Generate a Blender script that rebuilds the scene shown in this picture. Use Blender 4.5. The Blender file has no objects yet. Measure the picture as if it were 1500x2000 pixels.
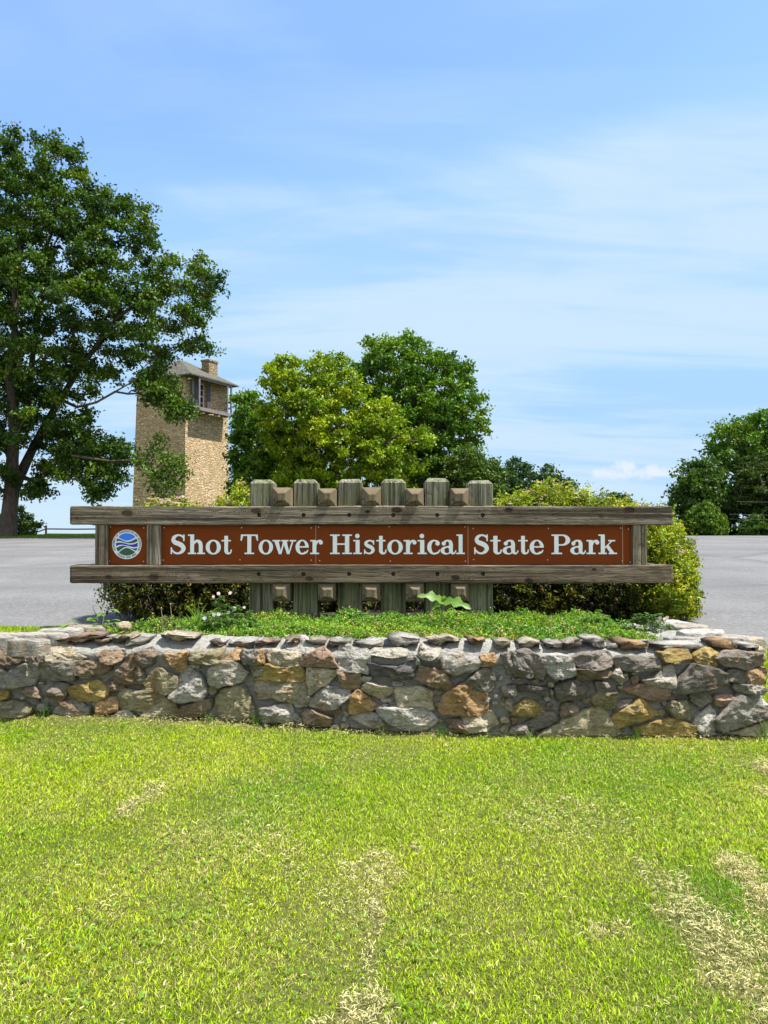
import bpy, bmesh, math, random
import numpy as np
from mathutils import Vector, Matrix, Euler

S = bpy.context.scene
COL = S.collection
R = math.radians

# ------------------------------------------------------------------ camera
# world frame: x right, y away, z up; the eye is at z = 0, the lawn about 1.6 m below
F = 1511.0
HY = 1040.0
TH = math.atan((HY - 1000.0) / F)
cam = bpy.data.cameras.new("camera")
camo = bpy.data.objects.new("camera", cam)
COL.objects.link(camo)
cam.sensor_fit = 'VERTICAL'
cam.sensor_height = 36.0
cam.lens = F / 2000.0 * 36.0
cam.clip_start = 0.05
cam.clip_end = 8000
camo.location = (0, 0, 0)
camo.rotation_euler = (R(90) + TH, 0, 0)
S.camera = camo

# ------------------------------------------------------------------ sun and sky
SUN_AZ = math.atan2(0.95, -0.13)          # from +Y towards +X
SUN_EL = R(65)
sd = Vector((math.sin(SUN_AZ) * math.cos(SUN_EL), math.cos(SUN_AZ) * math.cos(SUN_EL), math.sin(SUN_EL)))
sl = bpy.data.lights.new("sun", 'SUN')
sl.energy = 5.0
sl.angle = R(0.55)
sl.color = (1.0, 0.955, 0.88)
so = bpy.data.objects.new("sun", sl)
COL.objects.link(so)
so.rotation_euler = (-sd).to_track_quat('-Z', 'Y').to_euler()
so.location = (20, 10, 30)

S.view_settings.view_transform = 'Standard'
S.view_settings.look = 'None'
S.view_settings.exposure = 1.05
S.view_settings.gamma = 1.0


class NT:
    """small helper to write node trees"""
    def __init__(self, tree):
        self.t = tree
        self.n = tree.nodes
        self.l = tree.links

    def node(self, kind, **kw):
        nd = self.n.new(kind)
        for k, v in kw.items():
            if k.startswith('i_'):
                nd.inputs[k[2:].replace('_', ' ')].default_value = v
            else:
                setattr(nd, k, v)
        return nd

    def link(self, a, b):
        self.l.new(a, b)

    def math(self, op, a, b=None, c=None, clamp=False):
        nd = self.n.new('ShaderNodeMath')
        nd.operation = op
        nd.use_clamp = clamp
        for i, v in enumerate((a, b, c)):
            if v is None:
                continue
            if isinstance(v, (int, float)):
                nd.inputs[i].default_value = v
            else:
                self.l.new(v, nd.inputs[i])
        return nd.outputs[0]

    def mix(self, fac, a, b, blend='MIX'):
        nd = self.n.new('ShaderNodeMix')
        nd.data_type = 'RGBA'
        nd.blend_type = blend
        nd.clamp_factor = True
        for sock, v in ((nd.inputs[0], fac), (nd.inputs[6], a), (nd.inputs[7], b)):
            if isinstance(v, (int, float)):
                sock.default_value = v
            elif isinstance(v, (tuple, list)):
                sock.default_value = (v[0], v[1], v[2], 1)
            else:
                self.l.new(v, sock)
        return nd.outputs[2]

    def ramp(self, fac, stops, interp='LINEAR'):
        nd = self.n.new('ShaderNodeValToRGB')
        cr = nd.color_ramp
        cr.interpolation = interp
        while len(cr.elements) < len(stops):
            cr.elements.new(0.5)
        for e, (p, c) in zip(cr.elements, stops):
            e.position = p
            if isinstance(c, (int, float)):
                c = (c, c, c)
            e.color = (c[0], c[1], c[2], 1)
        self.l.new(fac, nd.inputs[0])
        return nd.outputs[0]

    def noise(self, vec, scale, detail=4, rough=0.5, dist=0.0, w=None):
        nd = self.n.new('ShaderNodeTexNoise')
        nd.inputs['Scale'].default_value = scale
        nd.inputs['Detail'].default_value = detail
        nd.inputs['Roughness'].default_value = rough
        nd.inputs['Distortion'].default_value = dist
        if vec is not None:
            self.l.new(vec, nd.inputs['Vector'])
        return nd.outputs['Fac']

    def mapping(self, vec, scale=(1, 1, 1), loc=(0, 0, 0), rot=(0, 0, 0)):
        nd = self.n.new('ShaderNodeMapping')
        nd.inputs['Scale'].default_value = scale
        nd.inputs['Location'].default_value = loc
        nd.inputs['Rotation'].default_value = rot
        self.l.new(vec, nd.inputs['Vector'])
        return nd.outputs[0]


wd = bpy.data.worlds.new("World")
S.world = wd
wd.use_nodes = True
wd.node_tree.nodes.clear()
W = NT(wd.node_tree)
tc = W.node('ShaderNodeTexCoord')
sep = W.node('ShaderNodeSeparateXYZ')
W.link(tc.outputs['Generated'], sep.inputs[0])
X, Y, Z = sep.outputs
zc = W.math('MAXIMUM', Z, 0.012)
comb = W.node('ShaderNodeCombineXYZ')
W.link(X, comb.inputs[0]); W.link(Y, comb.inputs[1]); W.link(zc, comb.inputs[2])
sky = W.node('ShaderNodeTexSky')
sky.sky_type = 'NISHITA'
sky.sun_disc = False
sky.sun_elevation = SUN_EL
sky.sun_rotation = SUN_AZ
sky.altitude = 600
sky.air_density = 1.0
sky.dust_density = 0.6
sky.ozone_density = 2.0
W.link(comb.outputs[0], sky.inputs[0])
hs = W.node('ShaderNodeHueSaturation')
hs.inputs['Saturation'].default_value = 0.98
hs.inputs['Value'].default_value = 1.45
W.link(sky.outputs[0], hs.inputs['Color'])
# high thin cloud on a plane overhead
zz = W.math('ADD', zc, 0.16)
u = W.math('DIVIDE', X, zz)
v = W.math('DIVIDE', Y, zz)
cp = W.node('ShaderNodeCombineXYZ')
W.link(u, cp.inputs[0]); W.link(v, cp.inputs[1])
m1 = W.mapping(cp.outputs[0], scale=(0.55, 1.25, 1), rot=(0, 0, R(-14)), loc=(0.4, 0.15, 0))
n1 = W.noise(m1, 1.1, 7, 0.52, 0.6)
m2 = W.mapping(cp.outputs[0], scale=(0.8, 3.6, 1), rot=(0, 0, R(-8)), loc=(2.3, 5.1, 0))
n2 = W.noise(m2, 1.5, 8, 0.55, 0.9)
cc = W.math('ADD', W.math('MULTIPLY', n1, 0.68), W.math('MULTIPLY', n2, 0.32))
cir = W.ramp(cc, [(0.38, 0.02), (0.50, 0.36), (0.62, 0.72)], 'EASE')
# whiter towards the horizon
hz = W.ramp(zc, [(0.0, 1.0), (0.12, 0.93), (0.30, 0.62), (0.62, 0.0)], 'EASE')
azs = W.math('DIVIDE', X, W.math('MAXIMUM', Y, 0.25))
els = W.math('DIVIDE', zc, W.math('MAXIMUM', Y, 0.25))
n3 = W.noise(W.mapping(cp.outputs[0], scale=(0.7, 1.0, 1), rot=(0, 0, R(-20)), loc=(1.3, 0.2, 0)), 1.3, 7, 0.55, 0.5)
prof = W.math('SUBTRACT', els, W.math('MULTIPLY', azs, 0.17))
prof = W.math('ADD', prof, W.math('MULTIPLY', W.math('SUBTRACT', n3, 0.5), 0.42))
band = W.ramp(prof, [(0.0, 0.97), (0.14, 0.90), (0.27, 0.88), (0.40, 0.95), (0.49, 0.14), (0.60, 0.22), (0.72, 0.40)], 'EASE')
veil = W.math('ADD', W.math('MULTIPLY', W.math('SUBTRACT', cir, 0.36), 0.75), band, clamp=True)
veil = W.math('MAXIMUM', veil, W.ramp(zc, [(0.0, 1.0), (0.09, 0.98), (0.27, 0.93), (0.36, 0.0)], 'EASE'))
tint = W.mix(1.0, hs.outputs[0], (0.80, 0.885, 1.0), 'MULTIPLY')
vc = W.mix(W.ramp(cc, [(0.40, 0.0), (0.60, 1.0)], 'EASE'), (1.88, 3.03, 4.4), (2.75, 3.62, 4.45))
vc = W.mix(W.ramp(zc, [(0.0, 1.0), (0.10, 0.0)], 'EASE'), vc, (2.9, 3.75, 4.35))
c0 = W.mix(veil, tint, vc)
# added fill: unseen sky behind the camera whitened to brighten the shaded fronts
bk = W.ramp(W.math('ADD', W.math('MULTIPLY', Y, -0.5), 0.5), [(0.42, 0.0), (0.72, 1.0)], 'EASE')
c0 = c0
c1 = W.mix(W.math('MULTIPLY', bk, 0.6), c0, (5.2, 5.3, 5.4))
# one small low cumulus bank
az = W.math('DIVIDE', X, W.math('MAXIMUM', Y, 0.01))
el = W.math('DIVIDE', Z, W.math('MAXIMUM', Y, 0.01))
cu = W.node('ShaderNodeCombineXYZ')
W.link(az, cu.inputs[0]); W.link(el, cu.inputs[1])
nb = W.noise(cu.outputs[0], 38, 7, 0.58, 0.3)
def blob(cx, cy, rx, ry):
    a = W.math('DIVIDE', W.math('SUBTRACT', az, cx), rx)
    b = W.math('DIVIDE', W.math('SUBTRACT', el, cy), ry)
    return W.math('SUBTRACT', 1.0, W.math('ADD', W.math('MULTIPLY', a, a), W.math('MULTIPLY', b, b)))
bl = W.math('MAXIMUM', blob(0.305, 0.0735, 0.050, 0.0105), blob(0.352, 0.080, 0.036, 0.0095))
bl = W.math('MAXIMUM', bl, blob(0.312, 0.084, 0.020, 0.009))
cm = W.math('ADD', W.math('MULTIPLY', bl, 0.6), W.math('MULTIPLY', W.math('SUBTRACT', nb, 0.5), 2.6))
front = W.math('GREATER_THAN', Y, 0.3)
cm = W.math('MULTIPLY', W.math('MULTIPLY', W.ramp(cm, [(0.0, 0.0), (0.7, 1.0)], 'EASE'), front), 0.75)
c2 = W.mix(cm, c1, (3.9, 4.1, 4.45))
bg = W.node('ShaderNodeBackground')
bg.inputs['Strength'].default_value = 0.109
W.link(c2, bg.inputs['Color'])
wo = W.node('ShaderNodeOutputWorld')
W.link(bg.outputs[0], wo.inputs[0])

# ------------------------------------------------------------------ helpers
def P(px, py, D):
    """the point at depth D (metres along y) that lies on photograph pixel (px, py)"""
    u_ = (px - 750.0) / F
    v_ = (1000.0 - py) / F
    y_ = math.cos(TH) - math.sin(TH) * v_
    z_ = math.sin(TH) + math.cos(TH) * v_
    k = D / y_
    return Vector((u_ * k, D, z_ * k))


def PN(px, py, D):
    px = np.asarray(px, float); py = np.asarray(py, float); D = np.asarray(D, float)
    u_ = (px - 750.0) / F
    v_ = (1000.0 - py) / F
    y_ = math.cos(TH) - math.sin(TH) * v_
    z_ = math.sin(TH) + math.cos(TH) * v_
    k = D / y_
    return np.stack([u_ * k, D + 0 * k, z_ * k], -1)


def tag(o, label=None, cat=None, group=None, kind=None):
    if label: o['label'] = label
    if cat: o['category'] = cat
    if group: o['group'] = group
    if kind: o['kind'] = kind
    return o


def link(o, parent=None):
    COL.objects.link(o)
    if parent is not None:
        o.parent = parent
        o.matrix_parent_inverse = Matrix.Translation(-Vector(parent.location))
    return o


def empty(name, loc, label, cat, group=None):
    o = bpy.data.objects.new(name, None)
    o.empty_display_size = 0.2
    o.location = loc
    COL.objects.link(o)
    return tag(o, label, cat, group)


def mesh_obj(name, verts, faces, mats, parent=None, smooth=False, cols=None, midx=None):
    me = bpy.data.meshes.new(name)
    me.from_pydata([tuple(v_) for v_ in verts], [], [tuple(f) for f in faces])
    for m in (mats if isinstance(mats, (list, tuple)) else [mats]):
        me.materials.append(m)
    if midx is not None:
        me.polygons.foreach_set('material_index', np.asarray(midx, dtype=np.int32))
    if smooth:
        me.polygons.foreach_set('use_smooth', np.ones(len(me.polygons), dtype=bool))
    if cols is not None:
        at = me.color_attributes.new('Col', 'FLOAT_COLOR', 'POINT')
        c = np.ones((len(me.vertices), 4), dtype=np.float32)
        c[:, :3] = np.asarray(cols, dtype=np.float32)
        at.data.foreach_set('color', c.ravel())
    me.update()
    return link(bpy.data.objects.new(name, me), parent)


def fast_mesh(name, verts, faces, mat, parent=None, cols=None, smooth=False):
    """verts (N,3), faces (M,k) arrays with constant k"""
    verts = np.asarray(verts, np.float32); faces = np.asarray(faces, np.int32)
    me = bpy.data.meshes.new(name)
    n, (m, k) = len(verts), faces.shape
    me.vertices.add(n)
    me.vertices.foreach_set('co', verts.ravel())
    me.loops.add(m * k)
    me.loops.foreach_set('vertex_index', faces.ravel())
    me.polygons.add(m)
    me.polygons.foreach_set('loop_start', np.arange(m, dtype=np.int32) * k)
    me.polygons.foreach_set('loop_total', np.full(m, k, dtype=np.int32))
    me.materials.append(mat)
    if smooth:
        me.polygons.foreach_set('use_smooth', np.ones(m, dtype=bool))
    if cols is not None:
        at = me.color_attributes.new('Col', 'FLOAT_COLOR', 'POINT')
        c = np.ones((n, 4), dtype=np.float32)
        c[:, :3] = cols
        at.data.foreach_set('color', c.ravel())
    me.update(calc_edges=True)
    me.validate()
    return link(bpy.data.objects.new(name, me), parent)


class MB:
    """collects simple shapes into one mesh"""
    def __init__(self):
        self.v = []; self.f = []; self.m = []

    def add(self, vs, fs, m=0):
        o = len(self.v)
        self.v += [Vector(a) for a in vs]
        self.f += [tuple(i + o for i in f) for f in fs]
        self.m += [m] * len(fs)

    def box(self, lo, hi, m=0, mat=None):
        (a, b, c), (d, e, f) = lo, hi
        vs = [Vector(p) for p in ((a, b, c), (d, b, c), (d, e, c), (a, e, c), (a, b, f), (d, b, f), (d, e, f), (a, e, f))]
        if mat: vs = [mat @ p for p in vs]
        self.add(vs, [(0, 3, 2, 1), (4, 5, 6, 7), (0, 1, 5, 4), (1, 2, 6, 5), (2, 3, 7, 6), (3, 0, 4, 7)], m)

    def tube(self, pts, rad, n=6, m=0, cap=True):
        pts = [Vector(p) for p in pts]
        if not isinstance(rad, (list, tuple)): rad = [rad] * len(pts)
        rings = []
        o = len(self.v)
        for i, p in enumerate(pts):
            d = (pts[min(i + 1, len(pts) - 1)] - pts[max(i - 1, 0)])
            if d.length < 1e-9: d = Vector((0, 0, 1))
            d.normalize()
            a = d.orthogonal().normalized() if i == 0 else (a - d * a.dot(d)).normalized()
            b = d.cross(a)
            for k in range(n):
                t = 2 * math.pi * k / n
                self.v.append(p + (a * math.cos(t) + b * math.sin(t)) * rad[i])
        for i in range(len(pts) - 1):
            for k in range(n):
                q = (k + 1) % n
                self.f.append((o + i * n + k, o + i * n + q, o + (i + 1) * n + q, o + (i + 1) * n + k)); self.m.append(m)
        if cap:
            self.f.append(tuple(o + k for k in range(n))[::-1]); self.m.append(m)
            e = o + (len(pts) - 1) * n
            self.f.append(tuple(e + k for k in range(n))); self.m.append(m)

    def build(self, name, mats, parent=None, smooth=False, bevel=0):
        o = mesh_obj(name, self.v, self.f, mats, parent, smooth, midx=self.m)
        if bevel:
            bm = bmesh.new(); bm.from_mesh(o.data)
            bmesh.ops.recalc_face_normals(bm, faces=bm.faces)
            es = [e for e in bm.edges if len(e.link_faces) == 2 and e.calc_face_angle(0) > 0.5]
            bmesh.ops.bevel(bm, geom=es, offset=bevel, segments=2, profile=0.6, affect='EDGES', clamp_overlap=True)
            bm.to_mesh(o.data); bm.free()
        return o


# ------------------------------------------------------------------ materials
def mat(name):
    m = bpy.data.materials.new(name)
    m.use_nodes = True
    m.node_tree.nodes.clear()
    T = NT(m.node_tree)
    out = T.node('ShaderNodeOutputMaterial')
    bs = T.node('ShaderNodeBsdfPrincipled')
    T.link(bs.outputs[0], out.inputs[0])
    return m, T, bs, out


def bump(T, bs, h, strength=0.5, dist=0.01):
    b = T.node('ShaderNodeBump')
    b.inputs['Strength'].default_value = strength
    b.inputs['Distance'].default_value = dist
    T.link(h, b.inputs['Height'])
    T.link(b.outputs[0], bs.inputs['Normal'])
    return b


def plain(name, col, rough=0.6, var=0.15, scale=8.0, metal=0.0, bmp=0.15):
    m, T, bs, out = mat(name)
    t = T.node('ShaderNodeTexCoord')
    n = T.noise(t.outputs['Object'], scale, 5, 0.6)
    a = tuple(c * (1 - var) for c in col); b = tuple(min(1, c * (1 + var)) for c in col)
    T.link(T.ramp(n, [(0.3, a), (0.7, b)]), bs.inputs['Base Color'])
    bs.inputs['Roughness'].default_value = rough
    bs.inputs['Metallic'].default_value = metal
    if bmp: bump(T, bs, n, bmp, 0.004)
    return m


def leaf_mat(name, trans=0.35, rough=0.5, spec=0.22, warm=(1.15, 1.25, 0.45)):
    m, T, bs, out = mat(name)
    at = T.node('ShaderNodeAttribute', attribute_name='Col')
    T.link(at.outputs['Color'], bs.inputs['Base Color'])
    bs.inputs['Roughness'].default_value = rough
    bs.inputs['Specular IOR Level'].default_value = spec
    tr = T.node('ShaderNodeBsdfTranslucent')
    T.link(T.mix(1.0, at.outputs['Color'], warm, 'MULTIPLY'), tr.inputs['Color'])
    mx = T.node('ShaderNodeMixShader')
    mx.inputs[0].default_value = trans
    T.link(bs.outputs[0], mx.inputs[1]); T.link(tr.outputs[0], mx.inputs[2])
    T.link(mx.outputs[0], out.inputs[0])
    return m


def wood(name, axis, light, dark, mid, knots=True, seed=0.0, cracks=1.0, tint=None, kpos=None):
    """weathered timber with the grain along one axis (0 x, 1 y, 2 z)"""
    m, T, bs, out = mat(name)
    t = T.node('ShaderNodeTexCoord')
    rnd = T.node('ShaderNodeObjectInfo')
    off = T.node('ShaderNodeVectorMath', operation='SCALE')
    cmb = T.node('ShaderNodeCombineXYZ')
    for i in range(3): T.link(rnd.outputs['Random'], cmb.inputs[i])
    T.link(cmb.outputs[0], off.inputs[0]); off.inputs['Scale'].default_value = 37.0
    add = T.node('ShaderNodeVectorMath', operation='ADD')
    T.link(t.outputs['Object'], add.inputs[0]); T.link(off.outputs[0], add.inputs[1])
    vec = add.outputs[0]
    lo = [7.0] * 3; lo[axis] = 1.1
    warp = T.node('ShaderNodeTexNoise'); warp.inputs['Scale'].default_value = 1.0; warp.inputs['Detail'].default_value = 2
    T.link(T.mapping(vec, scale=lo, loc=(seed, seed, seed)), warp.inputs['Vector'])
    # knots: stretched voronoi cells push the grain aside
    ks = [5.0] * 3; ks[axis] = 1.75
    vo = T.node('ShaderNodeTexVoronoi'); vo.inputs['Scale'].default_value = 1.0
    vo.inputs['Randomness'].default_value = 1.0
    T.link(T.mapping(vec, scale=ks, loc=(seed + 3, seed + 1, seed + 2)), vo.inputs['Vector'])
    kd = vo.outputs['Distance']
    if kpos:
        spk = T.node('ShaderNodeSeparateXYZ'); T.link(t.outputs['Object'], spk.inputs[0])
        kd = None
        jn = T.noise(t.outputs['Object'], 30, 3, 0.6)
        for (kx, kz, kr) in kpos:
            ax = T.math('MULTIPLY', T.math('SUBTRACT', spk.outputs[0], kx), 0.17 / kr)
            bz = T.math('MULTIPLY', T.math('SUBTRACT', spk.outputs[2], kz), 0.30 / kr)
            dd = T.math('SQRT', T.math('ADD', T.math('MULTIPLY', ax, ax), T.math('MULTIPLY', bz, bz)))
            kd = dd if kd is None else T.math('MINIMUM', kd, dd)
        kd = T.math('MULTIPLY', kd, T.math('ADD', 0.8, T.math('MULTIPLY', jn, 0.4)))
    halo = T.ramp(kd, [(0.0, 1.0), (0.25, 0.55), (1.0, 0.0)], 'EASE') if kpos else T.ramp(kd, [(0.03, 1.0), (0.32, 0.0)], 'EASE')
    sc = [16.0] * 3; sc[axis] = 0.35
    g = T.mapping(vec, scale=sc)
    wv = T.node('ShaderNodeVectorMath', operation='ADD')
    T.link(g, wv.inputs[0])
    w2 = T.node('ShaderNodeVectorMath', operation='SCALE'); w2.inputs['Scale'].default_value = 2.6
    T.link(warp.outputs['Color'], w2.inputs[0])
    T.link(w2.outputs[0], wv.inputs[1])
    wv2 = T.node('ShaderNodeVectorMath', operation='ADD')
    hs_ = T.node('ShaderNodeCombineXYZ')
    kk = T.math('MULTIPLY', halo, 2.6 if knots else 0.0)
    for i in range(3): T.link(kk, hs_.inputs[i])
    T.link(wv.outputs[0], wv2.inputs[0]); T.link(hs_.outputs[0], wv2.inputs[1])
    ring = T.noise(wv2.outputs[0], 1.6, 3, 0.55)
    band = T.math('FRACT', T.math('MULTIPLY', ring, 7.0))
    bandc = T.ramp(band, [(0.0, 0.15), (0.25, 0.85), (0.75, 1.0), (1.0, 0.1)])
    fs = [55.0] * 3; fs[axis] = 1.1
    fine = T.noise(T.mapping(vec, scale=fs), 1.0, 6, 0.65)
    cs = [34.0] * 3; cs[axis] = 0.55
    crack = T.ramp(T.noise(T.mapping(vec, scale=cs, loc=(9, 4, 2)), 1.0, 5, 0.6), [(0.40, 0.0), (0.46, 1.0)])
    big = T.ramp(T.noise(vec, 1.7, 4, 0.6), [(0.3, 0.0), (0.7, 1.0)])
    c = T.mix(big, mid, light)
    ss = [7.0] * 3; ss[axis] = 0.9
    stn = T.ramp(T.noise(T.mapping(vec, scale=ss, loc=(3, 8, 5)), 1.0, 5, 0.65), [(0.50, 0.0), (0.68, 0.75)])
    c = T.mix(stn, c, tuple(d * 1.2 for d in dark))
    c = T.mix(T.math('MULTIPLY', T.math('SUBTRACT', 1.0, bandc), 0.95), c, dark)
    c = T.mix(T.ramp(fine, [(0.38, 0.95), (0.56, 0.0)]), c, dark)
    c = T.mix(T.math('MULTIPLY', T.math('SUBTRACT', 1.0, crack), 0.8 * cracks), c, tuple(d * 0.35 for d in dark))
    if knots:
        kc = T.ramp(kd, [(0.0, 1.0), (0.17, 1.0), (0.26, 0.0)]) if kpos else T.ramp(kd, [(0.0, 1.0), (0.055, 1.0), (0.085, 0.0)])
        pass
        c = T.mix(T.math('MULTIPLY', halo, 0.45), c, (0.14, 0.085, 0.04))
        if kpos:
            kr_ = T.ramp(T.math('FRACT', T.math('MULTIPLY', kd, 7.0)), [(0.0, 1.0), (0.3, 0.0), (0.8, 0.0), (1.0, 1.0)])
            c = T.mix(T.math('MULTIPLY', T.math('MULTIPLY', kr_, halo), 0.9), c, (0.05, 0.035, 0.02))
    if knots: c = T.mix(kc, c, (0.022, 0.012, 0.008))
    if tint:
        tn = T.ramp(T.noise(vec, 3.2, 4, 0.6), [(0.42, 0.0), (0.66, 1.0)])
        c = T.mix(T.math('MULTIPLY', tn, tint[3] * 0.7), c, tint[:3])
    T.link(c, bs.inputs['Base Color'])
    bs.inputs['Roughness'].default_value = 0.85
    bs.inputs['Specular IOR Level'].default_value = 0.25
    hgt = T.math('ADD', T.math('MULTIPLY', fine, 0.5), T.math('ADD', T.math('MULTIPLY', bandc, 0.35), crack))
    bump(T, bs, hgt, 1.0, 0.006)
    return m


M = {}
KU = [(248, 1002, .035), (500, 998, .032), (718, 999, .016), (775, 996, .034), (994, 996, .026), (1175, 1008, .020), (1230, 995, .034), (150, 1012, .012)]
KL = [(213, 1127, .022), (301, 1127, .034), (604, 1130, .026), (889, 1128, .028), (1032, 1134, .026), (1160, 1112, .014), (430, 1114, .012)]
def kn(lst, x0, x1, zc_):
    out = []
    for px, py, r in lst:
        out.append(((px - (x0 + x1) / 2) / F * 5.9, (zc_ - py) / F * 5.9, r))
    return out
M['beam_up'] = wood('beam_wood_grey', 0, (0.35, 0.295, 0.225), (0.055, 0.042, 0.028), (0.235, 0.19, 0.14), kpos=kn(KU, 133, 1314, 1006.7), tint=(0.17, 0.16, 0.08, 0.3))
M['beam_rear'] = wood('rear_beam_wood', 0, (0.24, 0.20, 0.15), (0.07, 0.055, 0.04), (0.165, 0.135, 0.10), seed=4.4)
M['beam_lo'] = wood('beam_wood_brown', 0, (0.32, 0.25, 0.17), (0.052, 0.037, 0.024), (0.195, 0.148, 0.098), seed=4.4, kpos=kn(KL, 134, 1313.5, 1121.2), tint=(0.15, 0.14, 0.06, 0.35))
M['post'] = wood('post_wood', 2, (0.34, 0.33, 0.25), (0.085, 0.085, 0.055), (0.20, 0.195, 0.13), knots=False, tint=(0.17, 0.19, 0.055, 0.6))
M['stud'] = wood('stud_wood', 2, (0.36, 0.32, 0.25), (0.08, 0.06, 0.035), (0.24, 0.19, 0.12), knots=True, seed=7.0)
M['hole'] = plain('bolt_hole_dark', (0.012, 0.011, 0.01), 0.9)
M['bolt'] = plain('galvanised_bolt', (0.10, 0.095, 0.09), 0.5, 0.3, 60, 0.6)


def end_wood():
    m, T, bs, out = mat('cut_timber_end')
    t = T.node('ShaderNodeTexCoord')
    oi = T.node('ShaderNodeObjectInfo')
    sp = T.node('ShaderNodeSeparateXYZ'); T.link(t.outputs['Object'], sp.inputs[0])
    rx = T.math('MULTIPLY', T.math('SUBTRACT', oi.outputs['Random'], 0.5), 0.07)
    x = T.math('ADD', sp.outputs[0], rx); z = T.math('ADD', sp.outputs[2], rx)
    d = T.math('SQRT', T.math('ADD', T.math('MULTIPLY', x, x), T.math('MULTIPLY', z, z)))
    nz = T.noise(t.outputs['Object'], 14, 4, 0.6)
    d2 = T.math('ADD', d, T.math('MULTIPLY', nz, 0.03))
    rings = T.ramp(T.math('FRACT', T.math('MULTIPLY', d2, 95.0)), [(0.0, 0.3), (0.3, 1.0), (0.8, 0.9), (1.0, 0.25)])
    big = T.noise(t.outputs['Object'], 9, 5, 0.65)
    c = T.mix(big, (0.085, 0.065, 0.038), (0.235, 0.185, 0.10))
    c = T.mix(T.math('MULTIPLY', T.ramp(d2, [(0.02, 1.0), (0.06, 0.0)]), T.ramp(oi.outputs['Random'], [(0.3, 0.2), (0.6, 0.85)])), c, (0.07, 0.05, 0.035))
    c = T.mix(T.math('MULTIPLY', T.math('SUBTRACT', 1.0, rings), 0.7), c, (0.085, 0.055, 0.03))
    vo = T.node('ShaderNodeTexVoronoi', feature='DISTANCE_TO_EDGE'); vo.inputs['Scale'].default_value = 17
    T.link(t.outputs['Object'], vo.inputs['Vector'])
    ck = T.ramp(vo.outputs['Distance'], [(0.0, 1.0), (0.06, 0.0)])
    ck = T.math('MULTIPLY', ck, T.ramp(T.noise(t.outputs['Object'], 6, 2), [(0.45, 0.0), (0.55, 1.0)]))
    c = T.mix(ck, c, (0.02, 0.015, 0.01))
    T.link(c, bs.inputs['Base Color']); bs.inputs['Roughness'].default_value = 0.9
    bump(T, bs, T.math('SUBTRACT', rings, ck), 0.5, 0.003)
    return m


M['end'] = end_wood()
M['brown'] = None


def brown_panel():
    m, T, bs, out = mat('brown_sign_panel')
    t = T.node('ShaderNodeTexCoord')
    n = T.noise(t.outputs['Object'], 1.6, 5, 0.6)
    n2 = T.noise(T.mapping(t.outputs['Object'], scale=(1, 1, 6)), 14, 5, 0.7)
    c = T.mix(n, (0.155, 0.030, 0.003), (0.205, 0.043, 0.004))
    dr = T.ramp(T.noise(T.mapping(t.outputs['Object'], scale=(26, 1, 2.2)), 1.0, 5, 0.65), [(0.52, 0.0), (0.72, 0.55)])
    c = T.mix(dr, c, (0.105, 0.032, 0.010))
    c = T.mix(T.ramp(n2, [(0.55, 0.0), (0.75, 0.35)]), c, (0.15, 0.045, 0.010))
    T.link(c, bs.inputs['Base Color'])
    T.link(T.ramp(n2, [(0.3, 0.5), (0.7, 0.65)]), bs.inputs['Roughness'])
    bs.inputs['Specular IOR Level'].default_value = 0.12
    return m


M['brown'] = brown_panel()
M['white'] = plain('white_reflective_letter', (0.88, 0.88, 0.86), 0.5, 0.03, 5, bmp=0)
M['outline'] = plain('dark_letter_edge', (0.05, 0.012, 0.006), 0.6, bmp=0)
M['screw'] = plain('screw_metal', (0.6, 0.58, 0.56), 0.4, 0.1, 50, 0.5)
M['trimbar'] = plain('panel_joint', (0.36, 0.17, 0.09), 0.5, bmp=0)
M['leaf'] = leaf_mat('tree_leaf', 0.24)
M['needle'] = leaf_mat('shrub_leaf', 0.30, 0.5)
M['grass'] = leaf_mat('grass_blade', 0.35, 0.6, 0.2, (1.1, 1.15, 0.5))
M['petal'] = leaf_mat('petal', 0.25, 0.6, 0.2, (1, 1, 1))
def bark(name, a, b):
    m, T, bs, out = mat(name)
    t = T.node('ShaderNodeTexCoord')
    n = T.noise(T.mapping(t.outputs['Object'], scale=(1, 1, 0.22)), 9, 6, 0.65)
    T.link(T.ramp(n, [(0.3, a), (0.7, b)]), bs.inputs['Base Color'])
    bs.inputs['Roughness'].default_value = 0.9
    bump(T, bs, n, 0.8, 0.04)
    return m
M['bark'] = bark('bark', (0.035, 0.026, 0.018), (0.15, 0.115, 0.085))
M['twig'] = bark('shrub_stem', (0.05, 0.03, 0.02), (0.13, 0.09, 0.06))
# ------------------------------------------------------------------ terrain
def sstep(a, b, x):
    t = np.clip((x - a) / (b - a), 0, 1)
    return t * t * (3 - 2 * t)


def lawn_z(y):
    return -1.62 + 0.115 * y


def road_z(x, y):
    t = np.clip((y - 5.6) / 36.4, 0, 1) ** 0.85
    z = -0.80 + 0.60 * t
    yy = np.maximum(y - 47, 0)
    drop = np.where(yy < 60, 0.0026 * yy ** 2, 0.0026 * 3600 + 0.312 * (yy - 60))
    z = z - np.minimum(drop, 42 + 0 * yy)
    return z


def ground_z(x, y):
    x = np.asarray(x, float); y = np.asarray(y, float)
    low = lawn_z(np.minimum(y, 6.2))
    low = np.maximum(low, -2.2)
    hi = road_z(x, y)
    k = sstep(4.35, 5.65, y)
    z = low * (1 - k) + hi * k
    z = z + 0.014 * np.sin(x * 1.7 + y * 0.9) * np.cos(y * 1.3 - x * 0.4) * (1 - sstep(30, 60, y)) * sstep(-40, 0, y)
    side = np.maximum(np.abs(x) - 45, 0)
    z = z - np.minimum(0.0012 * side ** 2, 30)
    back = np.maximum(-y - 15, 0)
    z = z - np.minimum(0.05 * back, 20)
    return z


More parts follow.
